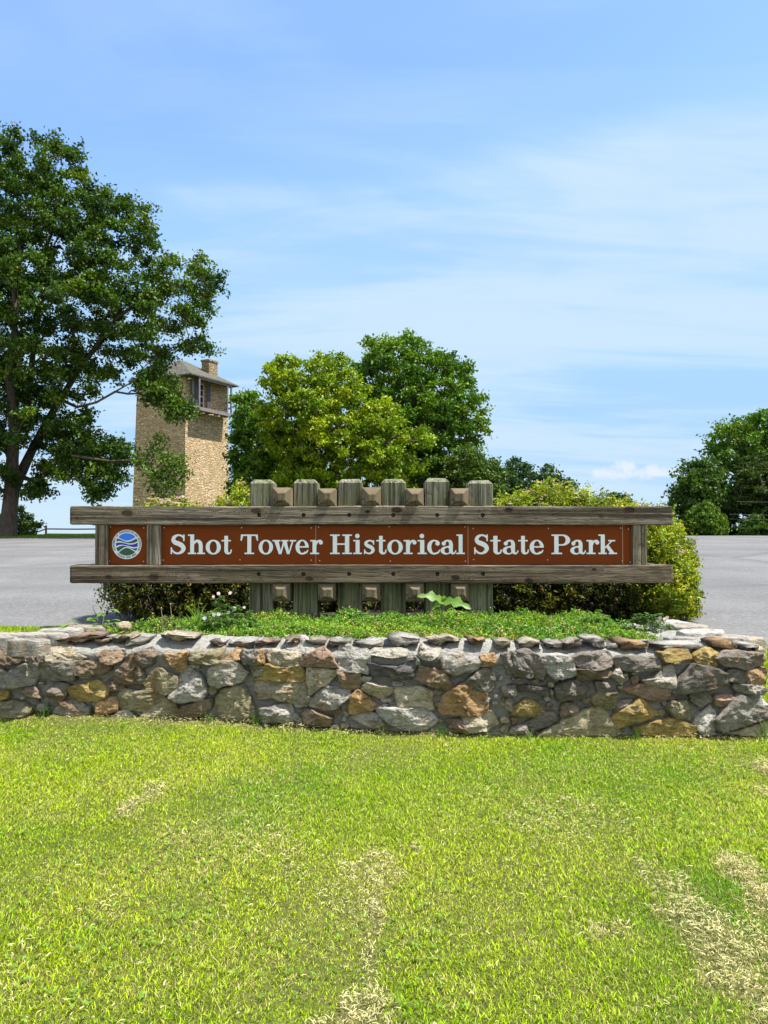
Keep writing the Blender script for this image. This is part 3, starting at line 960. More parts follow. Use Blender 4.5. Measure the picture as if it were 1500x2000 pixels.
def build_wall():
    root = empty('stone_wall', (0, 4.4, -1.15), 'low curved retaining wall of mixed fieldstones in pale mortar below the park sign', 'wall')
    # ---- mortar core: profile swept along the plan line
    path = [Vector(p) for p in ((-3.35, 5.5), (-3.0, 4.95), (-2.75, 4.74))]
    for px in range(-60, 1481, 20):
        D = Dface(px); path.append(Vector(((px - 750) / F * D, D)))
    path += [Vector((2.12, 4.31)), Vector((2.165, 4.37)), Vector((2.16, 4.5)), Vector((2.12, 4.75)), Vector((2.08, 5.05)), Vector((2.02, 5.35)), Vector((1.98, 5.5))]
    # profile: (inward offset, height) ; height measured from -1.25 up to the bed of the caps
    prof = [(-0.01, -1.30), (0.0, -1.12), (0.006, -1.02), (0.014, -0.93), (0.022, -0.85), (0.03, -0.77), (0.036, -0.725), (0.058, -0.695), (0.095, -0.672), (0.14, -0.655), (0.20, -0.643), (0.30, -0.64), (0.38, -0.645), (0.41, -0.68), (0.42, -0.95)]
    v, f = [], []
    n = len(path); m = len(prof)
    # resample for finer texture
    rs = []
    for i in range(n - 1):
        a, b = path[i], path[i + 1]
        k = max(1, int((b - a).length / 0.022))
        for j in range(k): rs.append(a.lerp(b, j / k))
    rs.append(path[-1])
    fine = []
    for i in range(m - 1):
        a, b = Vector(prof[i]), Vector(prof[i + 1])
        k = max(1, int((b - a).length / 0.02))
        for j in range(k): fine.append(a.lerp(b, j / k))
    fine.append(Vector(prof[-1]))
    from mathutils import noise as mn
    nrms = []
    for i in range(len(rs)):
        d = rs[min(i + 3, len(rs) - 1)] - rs[max(i - 3, 0)]
        d.normalize(); nrms.append(Vector((-d.y, d.x)))
    for i, p in enumerate(rs):
        for q in fine:
            xy = p + nrms[i] * q.x
            w = Vector((xy.x, xy.y, q.y))
            nz = mn.noise(w * 7) * 0.016 + mn.noise(w * 22) * 0.008 + mn.noise(w * 60) * 0.003
            t = 1.0 if q.y > -0.73 else 0.25
            nz -= 0.022 * (1.0 if q.y < -0.74 else 0.0)
            v.append(Vector((w.x - nrms[i].x * nz, w.y - nrms[i].y * nz, w.z + nz * t * 1.1)))
    mm = len(fine)
    for i in range(len(rs) - 1):
        for j in range(mm - 1):
            f.append((i * mm + j, (i + 1) * mm + j, (i + 1) * mm + j + 1, i * mm + j + 1))
    for e in (0, len(rs) - 1):
        f.append(tuple(e * mm + j for j in range(mm)))
    mesh_obj('mortar_core', v, f, M['mortar'], root, True)
    # ---- face stones traced from the photograph, each with real relief
    st = Stones(5)
    nrm = Vector((0, -1, 0.04)).normalized()
    rr = random.Random(77)
    boxes = []
    for x0, lst in (A_, B_, C_):
        for it in lst:
            px = [x0 + p[0] / 3.0 for p in it[1:]]; py = [1200 + p[1] / 3.0 for p in it[1:]]
            boxes.append((min(px), min(py), max(px), max(py)))
            poly = [P(a, b, Dface(a) + lean(b)) for a, b in zip(px, py)]
            cc_ = sum(poly, Vector()) / len(poly)
            poly = [cc_ + (q - cc_) * 1.21 for q in poly]
            st.rock(poly, nrm, rr.uniform(0.038, 0.078), SC[it[0]])
    # small chinking stones between them
    cnt = 0
    for _ in range(1500):
        px, py = rr.uniform(-5, 1485), rr.uniform(1285, 1425)
        w, h = rr.uniform(6, 15), rr.uniform(4, 10)
        if any(b[0] - w * .6 < px < b[2] + w * .6 and b[1] - h * .6 < py < b[3] + h * .6 for b in boxes): continue
        boxes.append((px - w, py - h, px + w, py + h))
        k = rr.randint(4, 6); a0 = rr.uniform(0, 6)
        poly = []
        for j in range(k):
            a = a0 - 2 * math.pi * j / k
            qx, qy = px + w * math.cos(a) * rr.uniform(.8, 1.1), py - h * math.sin(a) * rr.uniform(.8, 1.1)
            poly.append(P(qx, qy, Dface(qx) + lean(qy)))
        st.rock(poly, nrm, rr.uniform(0.008, 0.018), SC[rr.choice('gdtlbvg')])
        cnt += 1
        if cnt > 90: break
    # stones on the parts of the wall that turn away from the camera
    def side(a, b, seed):
        r = random.Random(seed)
        a, b = Vector(a), Vector(b)
        L = (b - a).length; d = (b - a).normalized(); nn = Vector((d.y, -d.x, 0))
        z = -1.16
        while z < -0.76:
            hh = r.uniform(0.09, 0.14); s = r.uniform(0, 0.05)
            while s < L - 0.05:
                w = r.uniform(0.12, 0.24)
                cx, cz = s + w / 2, z + hh / 2
                poly = []
                k = 6; a0 = r.uniform(0, 1)
                for j in range(k):
                    t = a0 + 2 * math.pi * j / k
                    q = a + d * (cx + math.cos(t) * w * .47 * r.uniform(.85, 1.1))
                    poly.append(Vector((q.x, q.y, cz + math.sin(t) * hh * .5 * r.uniform(.85, 1.1))))
                st.rock(poly, nn, r.uniform(.02, .035), SC[r.choice('gdtlbvgo')])
                s += w + 0.02
            z += hh + 0.015
    side((2.165, 4.37), (1.98, 5.5), 4)
    side((-3.35, 5.5), (-2.75, 4.74), 6)
    side((-2.75, 4.74), (-2.33, 4.60), 9)
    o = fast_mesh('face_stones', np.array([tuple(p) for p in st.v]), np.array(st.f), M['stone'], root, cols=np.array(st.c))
    # ---- caps
    caps = Stones(9)
    for it in CAPS:
        x0, ck = it[0], it[1]
        px = [x0 + p[0] / 3.0 for p in it[2:]]; py = [1200 + p[1] / 3.0 for p in it[2:]]
        bottom = max(py); top = min(py)
        cx = sum(px) / len(px)
        top = bottom - (bottom - top) * 0.86
        D = Dface(cx) + 0.085
        # the upper part of the traced outline is the receding top face
        rec = min(8.0, (bottom - top) * 0.5)
        py2 = [bottom - (bottom - y) * (1 - rec / max(bottom - top, 1)) for y in py]
        poly = [P(a, b + (2 if b > bottom - 3 else 0), D) for a, b in zip(px, py2)]
        caps.slab(poly, 0.17 + rr.uniform(-.03, .05), SC[ck])
    r = random.Random(31)
    def cap_at(x, y, w, dd, z, col, rot, th=0.05):
        k = 7; pts = []
        for j in range(k):
            t = 2 * math.pi * j / k + r.uniform(-.2, .2)
            e = Vector((math.copysign(abs(math.cos(t)) ** .6, math.cos(t)) * w / 2, math.copysign(abs(math.sin(t)) ** .6, math.sin(t)) * dd / 2, 0))
            e.rotate(Euler((0, 0, rot)))
            pts.append(Vector((x, y, z)) + e)
        caps_rock(pts, th, col)
    def caps_rock(pts, th, col):
        # flat-lying slab
        caps.rock(pts, Vector((0, 0, 1)), th * 1.0, [c_ * .8 for c_ in SC[col]], depth=0.05, rough=0.35)
    # flat stones lying along both returns and on the left shoulder (positions read off the photograph)
    def capx(px, py, z, wpx, dm, col, rot=0.0, th=0.045):
        D = (z + th) * F / (HY - py)
        cap_at((px - 750) / F * D, D, wpx / F * D, dm, z, col, rot, th)
    capx(80, 1236, -0.655, 120, 0.14, 'l'); capx(20, 1238, -0.66, 70, 0.16, 'w')
    capx(120, 1226, -0.665, 90, 0.16, 'l', 0.2); capx(176, 1221, -0.66, 70, 0.14, 't', 0.1)
    capx(138, 1217, -0.66, 24, 0.10, 'b', 0, 0.06)
    capx(60, 1246, -0.66, 80, 0.12, 'l')
    capx(1325, 1216, -0.645, 70, 0.16, 't', 0.1, 0.03); capx(1368, 1229, -0.65, 92, 0.20, 'w', -0.1, 0.055)
    capx(1412, 1240, -0.65, 110, 0.16, 'l', -0.15, 0.03); capx(1335, 1243, -0.65, 80, 0.14, 'l', 0.05, 0.025); capx(1462, 1243, -0.655, 60, 0.14, 't', 0.3, 0.03)
    for x, y in ((-2.55, 4.80), (-2.8, 4.95), (-3.0, 5.2), (-3.1, 5.42), (2.02, 5.12), (1.95, 5.32)):
        cap_at(x, y, r.uniform(.22, .32), r.uniform(.2, .26), -0.655, r.choice('wltg'), r.uniform(-.5, .5))
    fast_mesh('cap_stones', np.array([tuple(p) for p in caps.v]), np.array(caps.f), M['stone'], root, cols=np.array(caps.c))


build_wall()
# ------------------------------------------------------------------ the park sign
DB = 5.90                       # depth of the beam fronts
PXM = DB / F                    # metres per photograph pixel there


def glyphs():
    """slab-serif letters as signed distance functions; cap height 100, x-height 72"""
    def box(x0, y0, x1, y1):
        return lambda X_, Y_: np.maximum(np.maximum(x0 - X_, X_ - x1), np.maximum(y0 - Y_, Y_ - y1))
    def ell(cx, cy, rx, ry):
        return lambda X_, Y_: (np.sqrt(((X_ - cx) / rx) ** 2 + ((Y_ - cy) / ry) ** 2) - 1) * min(rx, ry)
    def disc(cx, cy, r): return ell(cx, cy, r, r)
    def br(*pts):
        """brush stroke through control points (x, y, half width), Catmull-Rom"""
        p = [np.array(q, float) for q in pts]
        p = [2 * p[0] - p[1]] + p + [2 * p[-1] - p[-2]]
        out = []
        for i in range(1, len(p) - 2):
            for t in np.linspace(0, 1, 14, endpoint=False):
                out.append(0.5 * ((2 * p[i]) + (-p[i - 1] + p[i + 1]) * t + (2 * p[i - 1] - 5 * p[i] + 4 * p[i + 1] - p[i + 2]) * t * t + (-p[i - 1] + 3 * p[i] - 3 * p[i + 1] + p[i + 2]) * t ** 3))
        out.append(p[-2])
        def f(X_, Y_):
            d = np.full(X_.shape, 1e9)
            for a in out: d = np.minimum(d, np.sqrt((X_ - a[0]) ** 2 + (Y_ - a[1]) ** 2) - a[2])
            return d
        return f
    def poly(*pts):
        """convex polygon, clockwise or anticlockwise"""
        p = [np.array(q, float) for q in pts]
        ar = sum(p[i][0] * p[(i + 1) % len(p)][1] - p[(i + 1) % len(p)][0] * p[i][1] for i in range(len(p)))
        if ar < 0: p = p[::-1]
        def f(X_, Y_):
            d = np.full(X_.shape, -1e9)
            for i in range(len(p)):
                a, b = p[i], p[(i + 1) % len(p)]
                e = b - a; L = np.hypot(*e)
                d = np.maximum(d, ((X_ - a[0]) * e[1] - (Y_ - a[1]) * e[0]) / L)
            return d
        return f
    def U(*fs): return lambda X_, Y_: np.minimum.reduce([f(X_, Y_) for f in fs])
    def Sub(a, *fs): return lambda X_, Y_: np.maximum.reduce([a(X_, Y_)] + [-f(X_, Y_) for f in fs])
    def Int(*fs): return lambda X_, Y_: np.maximum.reduce([f(X_, Y_) for f in fs])
    G = {}
    G['h'] = (90, U(box(13, 0, 33, 100), box(1, 92.5, 33, 100), box(1, 0, 43, 7.5), box(57, 20, 77, 44), box(57, 0, 77, 44), box(48, 0, 89, 7.5),
                    br((30, 50, 3.5), (36, 59, 5), (45, 66.5, 6.5), (56, 65, 8), (64, 56, 9.7), (67, 44, 10))))
    G['o'] = (77, Sub(ell(38.5, 35.5, 38, 37.5), ell(38.5, 35.5, 18, 30)))
    G['t'] = (53, U(box(14, 14, 33, 93), box(0, 64.5, 47, 72), br((24, 15, 9.5), (28, 7, 7.5), (37, 3.8, 5), (45, 7, 3.8), (48, 14, 3.5), (49, 21, 3.3)),
                    poly((14, 93), (33, 93), (14, 88))))
    G['T'] = (88, U(box(34, 0, 54, 100), box(2, 92, 86, 100), box(20, 0, 68, 7.5), poly((0, 68), (6.5, 68), (14, 94), (2, 99)), poly((88, 68), (81.5, 68), (74, 94), (86, 99))))
    G['w'] = (119, U(poly((8, 68), (30, 68), (46, 0), (32, 0)), poly((55, 72), (63, 72), (45, 0), (37, 0)), poly((50, 68), (71, 68), (86, 0), (73, 0)),
                     poly((98, 68), (106, 68), (85, 0), (78, 0)), box(0, 64.5, 40, 72), box(44, 64.5, 80, 72), box(86, 64.5, 119, 72)))
    G['e'] = (66, U(Sub(ell(33, 35.5, 33, 37.5), ell(34, 36, 14.5, 30.5), box(34, 13, 80, 34)), box(13, 33, 64, 40.5),
                    Int(ell(33, 35.5, 33, 37.5), box(45, 33, 66, 40)), br((34, 2.5, 4), (46, 4.5, 4.5), (56, 11, 4), (61, 19, 3.2))))
    G['r'] = (66, U(box(12, 0, 32, 72), box(0, 64.5, 32, 72), box(0, 0, 46, 7.5), br((29, 45, 3.5), (34, 58, 4.5), (43, 67, 5.2), (54, 67, 5.5)), disc(55, 59, 10.5)))
    G['H'] = (112, U(box(14, 0, 36, 100), box(76, 0, 98, 100), box(0, 92.5, 50, 100), box(62, 92.5, 112, 100), box(0, 0, 50, 7.5), box(62, 0, 112, 7.5), box(30, 47, 80, 55)))
    G['i'] = (46, U(box(12, 0, 33, 72), box(0, 64.5, 33, 72), box(0, 0, 45, 7.5), disc(21, 92, 11.5)))
    G['s'] = (61, U(br((49, 60, 3.4), (42, 66.5, 4.2), (30, 68.5, 4.2), (17, 62, 6.5), (13, 53, 8), (20, 44, 9), (33, 38, 9.5), (44, 31, 9), (49, 20, 8), (43, 9, 6.5), (30, 3.5, 4), (18, 6, 3.8), (9, 14, 3.2)),
                    box(48, 48, 54.5, 71), box(4, 0, 10.5, 24)))
    G['S'] = (84, U(br((70, 82, 4), (60, 92, 5), (42, 96.5, 4.8), (24, 88, 8), (17, 73, 10), (26, 60, 11.5), (44, 53, 12), (60, 44, 12), (69, 29, 11), (61, 13, 8.5), (42, 4, 5), (24, 8, 5), (12, 20, 4)),
                    box(67, 66, 74.5, 100), box(4, 0, 11.5, 35)))
    G['c'] = (66, U(Sub(ell(34, 35.5, 34, 37.5), ell(37, 35.5, 16, 30.5), box(38, 12, 80, 60)), disc(52, 54, 11), br((38, 68.5, 4.2), (50, 65, 4.8), (57, 57, 6)),
                    br((36, 2.7, 4.2), (48, 5, 4.5), (57, 11, 4), (62, 20, 3.3))))
    G['a'] = (80, U(br((18, 57, 6), (26, 66, 5), (38, 68.5, 4.5), (49, 63, 8), (53, 50, 9.7), (53, 30, 9.8), (53, 16, 9.5), (59, 6, 6.5), (68, 4, 4.2), (75, 10, 3.2), (77, 17, 3)), disc(16.5, 54, 10.5),
                    Sub(ell(28, 18.5, 28, 20.5), ell(33, 19, 13, 14)), br((45, 40, 4.5), (36, 37.5, 4), (24, 34.5, 4.5))))
    G['l'] = (46, U(box(13, 0, 34, 100), box(1, 92.5, 34, 100), box(0, 0, 46, 7.5)))
    G['P'] = (95, U(box(14, 0, 36, 100), box(0, 92.5, 50, 100), box(0, 0, 54, 7.5), Int(Sub(ell(54, 71.5, 41, 28.5), ell(54, 71.5, 18, 21)), box(50, 40, 100, 110)),
                    box(30, 92.5, 54, 100), box(30, 43, 54, 50.5)))
    G['k'] = (95, U(box(12, 0, 33, 100), box(0, 92.5, 33, 100), box(0, 0, 43, 7.5), poly((30, 25), (30, 34), (66, 68), (74, 68)), poly((37, 38), (50, 49), (84, 3), (62, 3)),
                    box(50, 64.5, 86, 72), box(52, 0, 95, 7.5)))
    return G


def glyph_mesh(mb, fn, w, ox, oz, sx, sz, y0, y1, off, m, step=1.25):
    """fill of {fn < off} by marching squares, extruded from y0 (back) to y1 (front)"""
    pad = 6
    xs = np.arange(-pad, w + pad + step, step); zs = np.arange(-pad - 4, 112 + step, step)
    Xg, Zg = np.meshgrid(xs, zs)
    d = fn(Xg, Zg) - off
    nx, nz = len(xs), len(zs)
    verts = {}
    def vid(key, x, z):
        if key not in verts:
            verts[key] = len(mb.v)
            mb.v.append(Vector((ox + x * sx, y1, oz + z * sz)))
        return verts[key]
    def corner(i, j): return vid(('c', i, j), xs[i], zs[j])
    def edge(i, j, i2, j2):
        a, b = d[j, i], d[j2, i2]
        t = a / (a - b)
        if (i2, j2) < (i, j): i, j, i2, j2, t = i2, j2, i, j, 1 - t
        return vid(('e', i, j, i2, j2), xs[i] + (xs[i2] - xs[i]) * t, zs[j] + (zs[j2] - zs[j]) * t)
    walls = []
    ins = d < 0
    for j in range(nz - 1):
        run = None
        for i in range(nx - 1):
            cs = [(i, j), (i + 1, j), (i + 1, j + 1), (i, j + 1)]
            k = [ins[b, a] for a, b in cs]
            if all(k):
                if run is None: run = i
                continue
            if run is not None:
                mb.f.append((corner(run, j), corner(i, j), corner(i, j + 1), corner(run, j + 1))); mb.m.append(m); run = None
            if not any(k): continue
            pl = []; cross = []
            for q in range(4):
                a = cs[q]; b = cs[(q + 1) % 4]
                if k[q]: pl.append(corner(*a))
                if k[q] != k[(q + 1) % 4]:
                    e = edge(a[0], a[1], b[0], b[1]); pl.append(e); cross.append((e, k[q]))
            if len(pl) >= 3: mb.f.append(tuple(pl)); mb.m.append(m)
            if len(cross) == 2:
                # leaving edge -> entering edge
                a = cross[0][0] if cross[0][1] else cross[1][0]
                b = cross[1][0] if cross[0][1] else cross[0][0]
                walls.append((a, b))
    back = {}
    for a, b in walls:
        for q in (a, b):
            if q not in back:
                back[q] = len(mb.v); p = mb.v[q]; mb.v.append(Vector((p.x, y0, p.z)))
        mb.f.append((a, back[a], back[b], b)); mb.m.append(m)


TEXT = [('S', 332.3, 364.6), ('h', 367, 401.3), ('o', 402, 432), ('t', 433, 453.5), ('T', 470, 504.5), ('o', 505.2, 533.7), ('w', 532.5, 578.7), ('e', 577.4, 603.2), ('r', 606, 631),
        ('H', 644.7, 687.6), ('i', 690, 707.4), ('s', 709.4, 733.4), ('t', 734.8, 755.3), ('o', 756.3, 786.9), ('r', 788.3, 813.7), ('i', 815.6, 833.8), ('c', 834.2, 860), ('a', 860.2, 891), ('l', 890.9, 907.7),
        ('S', 924.3, 956.2), ('t', 957.2, 980.2), ('a', 981.2, 1012.3), ('t', 1011.8, 1033), ('e', 1034, 1061.7), ('P', 1076.7, 1113.3), ('a', 1113.3, 1143.8), ('r', 1145, 1170.3), ('k', 1168.3, 1204.6)]
WORDS = [(0, 4), (4, 9), (9, 19), (19, 24), (24, 28)]


def timber(name, x0, x1, z0, z1, y0, y1, m, parent, seed, ends=0.012, holes=None):
    """long beam along x with slightly uneven arrises and chamfered ends"""
    r = random.Random(seed)
    c = Vector(((x0 + x1) / 2, (y0 + y1) / 2, (z0 + z1) / 2))
    n = 60
    v, f = [], []
    ch = 0.007
    prof = [(0, ch), (ch, 0), (1, 2), (1, 3), (2, 4), (2, 5), (3, 6), (3, 7)]
    def ring(x, s, bow):
        hw, hh = (y1 - y0) / 2 * s, (z1 - z0) / 2 * s
        out = []
        for (a, b) in ((-hw, -hh + ch), (-hw + ch, -hh), (hw - ch, -hh), (hw, -hh + ch), (hw, hh - ch), (hw - ch, hh), (-hw + ch, hh), (-hw, hh - ch)):
            out.append((x, a + r.uniform(-.0012, .0012), b + bow + r.uniform(-.0016, .0016)))
        return out
    L = (x1 - x0) / 2
    xs = list(np.linspace(-L + 0.03, L - 0.03, n))
    rings = [(-L, 0.42), (-L + ends, 0.93)] + [(x, 1.0) for x in xs] + [(L - ends, 0.985), (L, 0.94)]
    for x, s in rings:
        v += ring(x, s, 0.0022 * math.sin(x * 2.1 + seed))
    for i in range(len(rings) - 1):
        for k in range(8):
            q = (k + 1) % 8
            f.append((i * 8 + k, i * 8 + q, (i + 1) * 8 + q, (i + 1) * 8 + k))
    f.append(tuple(range(8))[::-1]); f.append(tuple((len(rings) - 1) * 8 + k for k in range(8)))
    o = mesh_obj(name, v, f, m, parent)
    o.location = c
    bm = bmesh.new(); bm.from_mesh(o.data); bmesh.ops.recalc_face_normals(bm, faces=bm.faces); bm.to_mesh(o.data); bm.free()
    if holes:
        # counterbored bolt holes, cut out of the timber
        hb = MB()
        for hx, hz in holes:
            pts = [(hx - c.x, y0 - c.y - 0.02, hz - c.z), (hx - c.x, y0 - c.y + 0.032, hz - c.z)]
            hb.tube(pts, 0.0155, 16)
        cut = hb.build('cutter', M['hole'])
        cut.location = c
        bm = bmesh.new(); bm.from_mesh(cut.data); bmesh.ops.recalc_face_normals(bm, faces=bm.faces); bm.to_mesh(cut.data); bm.free()
        o.data.materials.append(M['hole'])
        md = o.modifiers.new('b', 'BOOLEAN'); md.object = cut; md.operation = 'DIFFERENCE'; md.solver = 'EXACT'
        if hasattr(md, 'material_mode'): md.material_mode = 'TRANSFER'
        bpy.context.view_layer.update()
        dg = bpy.context.evaluated_depsgraph_get()
        me = bpy.data.meshes.new_from_object(o.evaluated_get(dg))
        o.modifiers.clear(); o.data = me
        bpy.data.objects.remove(cut)
        for i, (hx, hz) in enumerate(holes):
            bb = MB()
            bb.tube([(0, 0, 0), (0, 0.012, 0)], 0.0065, 6)
            bo = bb.build('bolt', M['bolt'], o)
            bo.location = (hx, y0 + 0.019, hz)
            bo.matrix_parent_inverse = Matrix.Translation(-o.location)
    return o


def build_sign():
    gz = -0.72
    root = empty('park_sign', (P(723, 1200, DB).x, DB + 0.1, gz), 'long weathered timber park sign with brown name panels between two beams', 'sign')
    zt = lambda py, D=DB: P(750, py, D).z
    xx = lambda px, D=DB: (px - 750) / F * D
    hx = [506, 593, 682, 768, 854, 943]
    up = timber('beam', xx(133), xx(1314), zt(1025), zt(988.5), DB, DB + 0.14, M['beam_up'], root, 1, holes=[(xx(a), zt(1006)) for a in hx])
    lo = timber('beam', xx(134), xx(1313.5), zt(1139), zt(1103.5), DB, DB + 0.14, M['beam_lo'], root, 2, holes=[(xx(a), zt(1121)) for a in hx])
    # rear pair of beams, bolted behind the posts
    timber('rear_beam', xx(140), xx(1306), zt(1025), zt(988.5), DB + 0.345, DB + 0.475, M['beam_rear'], root, 3)
    timber('rear_beam', xx(140), xx(1306), zt(1139), zt(1103.5), DB + 0.345, DB + 0.475, M['beam_rear'], root, 4)
    # posts
    def post(x0, x1, z0, z1, y0, y1, m, cap=0.03, cin=0.028, name='post', seed=0):
        r = random.Random(seed)
        c = Vector(((x0 + x1) / 2, (y0 + y1) / 2, z0))
        hw, hd = (x1 - x0) / 2, (y1 - y0) / 2
        H = z1 - z0
        v = []; f = []
        ch = 0.006
        zs = [0, H * .25, H * .5, H * .75, H - cap, H]
        for i, z in enumerate(zs):
            a, b = (hw, hd) if i < len(zs) - 1 else (hw - cin, hd - cin)
            for sx, sy in ((-1, -1), (1, -1), (1, 1), (-1, 1)):
                e = ch if i < len(zs) - 1 else ch * .7
                pr = [(sx * a, sy * (b - e)), (sx * (a - e), sy * b)]
                if sx * sy < 0: pr = pr[::-1]
                for q in pr: v.append((q[0] + r.uniform(-.001, .001), q[1] + r.uniform(-.001, .001), z + (r.uniform(-.002, .002) if i > 3 else 0)))
        for i in range(len(zs) - 1):
            for k in range(8):
                q = (k + 1) % 8
                f.append((i * 8 + k, i * 8 + q, (i + 1) * 8 + q, (i + 1) * 8 + k))
        f.append(tuple(range(8))[::-1]); f.append(tuple((len(zs) - 1) * 8 + k for k in range(8)))
        o = mesh_obj(name, v, f, m, root); o.location = c
        bm = bmesh.new(); bm.from_mesh(o.data); bmesh.ops.recalc_face_normals(bm, faces=bm.faces); bm.to_mesh(o.data); bm.free()
        return o
    DP = DB + 0.142
    for i, (a, b) in enumerate([(487.5, 534), (572.5, 620.5), (659.5, 708), (744.5, 793), (829.5, 878), (915, 962.5)]):
        post(xx(a, DP), xx(b, DP), gz - 0.5, zt(935.5 + [1, 0.5, 0, 0, -2, 2][i], DP), DP, DP + 0.20, M['post'], seed=i)
    # through-blocks with pyramid ends, above and below the beams
    for row, (cy, h) in enumerate(((968, 40), (1156, 36))):
        for i, cx in enumerate((549, 638, 725, 810.5, 898.5)):
            r = random.Random(row * 7 + i)
            s = 0.0725 * r.uniform(0.93, 1.0)
            jx, jz = r.uniform(-.008, .008), r.uniform(-.010, .010)
            cz = zt(988.5) + s if row == 0 else zt(1139) - s - 0.0015
            v = []
            y0, y1 = -0.012, 0.50
            ch, ci = r.uniform(0.036, 0.05), r.uniform(0.038, 0.05)
            for (y, q) in ((y0, s - ci), (y0 + ch, s), (y1 - ch, s), (y1, s - ci)):
                for sx, sz in ((-1, -1), (1, -1), (1, 1), (-1, 1)):
                    v.append((sx * q + r.uniform(-.003, .003) + (jx if q < s else 0), y, sz * q + (r.uniform(-.004, .004) + jz if q < s else 0)))
            f = [(0, 1, 2, 3), (12, 15, 14, 13)]
            for k in range(3):
                for j in range(4):
                    q = (j + 1) % 4
                    f.append((k * 4 + j, (k + 1) * 4 + j, (k + 1) * 4 + q, k * 4 + q))
            o = mesh_obj('timber_block', v, f, M['end'], root)
            o.location = (xx(cx), DB, cz)
            bm = bmesh.new(); bm.from_mesh(o.data); bmesh.ops.recalc_face_normals(bm, faces=bm.faces)
            bmesh.ops.bevel(bm, geom=bm.edges[:], offset=0.003, segments=1, affect='EDGES', clamp_overlap=True)
            bm.to_mesh(o.data); bm.free()
    # short uprights between the beams
    z0, z1 = zt(1103.5) + 0.001, zt(1025) - 0.001
    for i, (a, b, m) in enumerate([(184.5, 210, 'stud'), (285.5, 313, 'stud'), (1236, 1264.5, 'stud')]):
        o = post(xx(a), xx(b), z0, z1, DB + 0.012, DB + 0.125, M[m], cap=0.001, cin=0.0005, name='upright', seed=20 + i)
    # brown panels
    zp0, zp1 = z0 + 0.002, z1 - 0.001
    yb = DB + 0.042
    pans = []
    for i, (a, b) in enumerate([(210.3, 285.2), (313.3, 615.6), (616.4, 914.4), (915.6, 1218.4), (1219.6, 1235.5)]):
        mb = MB(); mb.box((xx(a), yb, zp0), (xx(b), yb + 0.006, zp1))
        pans.append(mb.build('panel', M['brown'], root, bevel=0.001))
    mb = MB(); mb.box((xx(210), yb + 0.0065, zp0), (xx(1240), yb + 0.04, zp1)); mb.build('backing_board', M['beam_rear'], root)
    for px in (616.0, 915.0, 1219.0):
        mb = MB(); mb.box((xx(px - 0.75), yb - 0.0015, zp0), (xx(px + 0.75), yb + 0.003, zp1)); mb.build('joint_strip', M['trimbar'], root)
    # lettering, one object per word: dark edge behind a pale face
    G = glyphs()
    zb = zt(1082.3, yb); s = (zt(1043.8, yb) - zb) / 100
    for a, b in WORDS:
        mb = MB()
        for ch, x0, x1 in TEXT[a:b]:
            w, fn = G[ch]
            X0, X1 = xx(x0, yb), xx(x1, yb)
            sx = (X1 - X0) / w
            glyph_mesh(mb, fn, w, X0, zb, sx, s, yb - 0.0004, yb - 0.0012, 2.9, 1, 2.0)
            glyph_mesh(mb, fn, w, X0, zb, sx, s, yb - 0.0013, yb - 0.0026, 0.0, 0)
        mb.build('lettering', [M['white'], M['outline']], root)
    # screws
    def screws(pn, pts):
        for px, py in pts:
            mb = MB(); mb.tube([(0, 0, 0), (0, 0.002, 0), (0, 0.004, 0)], [0.0035, 0.0048, 0.005], 10)
            o = mb.build('screw', M['screw'], pans[pn]); o.location = (xx(px, yb), yb - 0.003, zt(py, yb)); o.matrix_parent_inverse = Matrix.Identity(4)
    screws(0, [(216, 1029), (281, 1031), (214.5, 1096), (281, 1096.5)])
    screws(1, [(320.5, 1030.5), (472, 1030.5), (608, 1031), (319.5, 1094), (469, 1093.5), (608, 1094)])
    screws(2, [(622, 1029.5), (760, 1028.5), (908, 1029), (624.5, 1095), (762.5, 1096), (908.5, 1096)])
    screws(3, [(924, 1032), (1071, 1032), (1212, 1031.5), (925, 1093), (1069, 1093.5), (1215, 1095.5)])
    screws(4, [(1227, 1033.5), (1230, 1098)])
    # round emblem
    ex, ez = xx(248.3, yb), zt(1063.3, yb)
    rr_ = 28.9 * PXM
    mw = plain('emblem_white', (0.78, 0.80, 0.79), 0.5, 0.02, bmp=0); mblk = plain('emblem_black', (0.02, 0.02, 0.02), 0.5, bmp=0)
    mbl = plain('emblem_sky_blue', (0.018, 0.20, 0.95), 0.45, 0.02, bmp=0); mnv = plain('emblem_river_blue', (0.02, 0.015, 0.50), 0.45, 0.02, bmp=0)
    mgr = plain('emblem_green', (0.012, 0.085, 0.05), 0.45, 0.04, bmp=0); mtx = plain('emblem_letter_green', (0.03, 0.08, 0.07), 0.5, bmp=0)
    em = MB()
    def disc_(r0, y, m, n=72, th=0.0006):
        c = len(em.v)
        em.v.append(Vector((ex, y, ez)))
        for k in range(n):
            a = 2 * math.pi * k / n; em.v.append(Vector((ex + r0 * math.cos(a), y, ez + r0 * math.sin(a))))
        for k in range(n): em.f.append((c, c + 1 + k, c + 1 + (k + 1) % n)); em.m.append(m)
        for k in range(n): em.v.append(Vector(em.v[c + 1 + k]) + Vector((0, th, 0)))
        for k in range(n): em.f.append((c + 1 + k, c + 1 + n + k, c + 1 + n + (k + 1) % n, c + 1 + (k + 1) % n)); em.m.append(m)
    disc_(rr_ * 1.03, yb - 0.0008, 1)
    disc_(rr_, yb - 0.0016, 0)
    ri = rr_ * 0.765
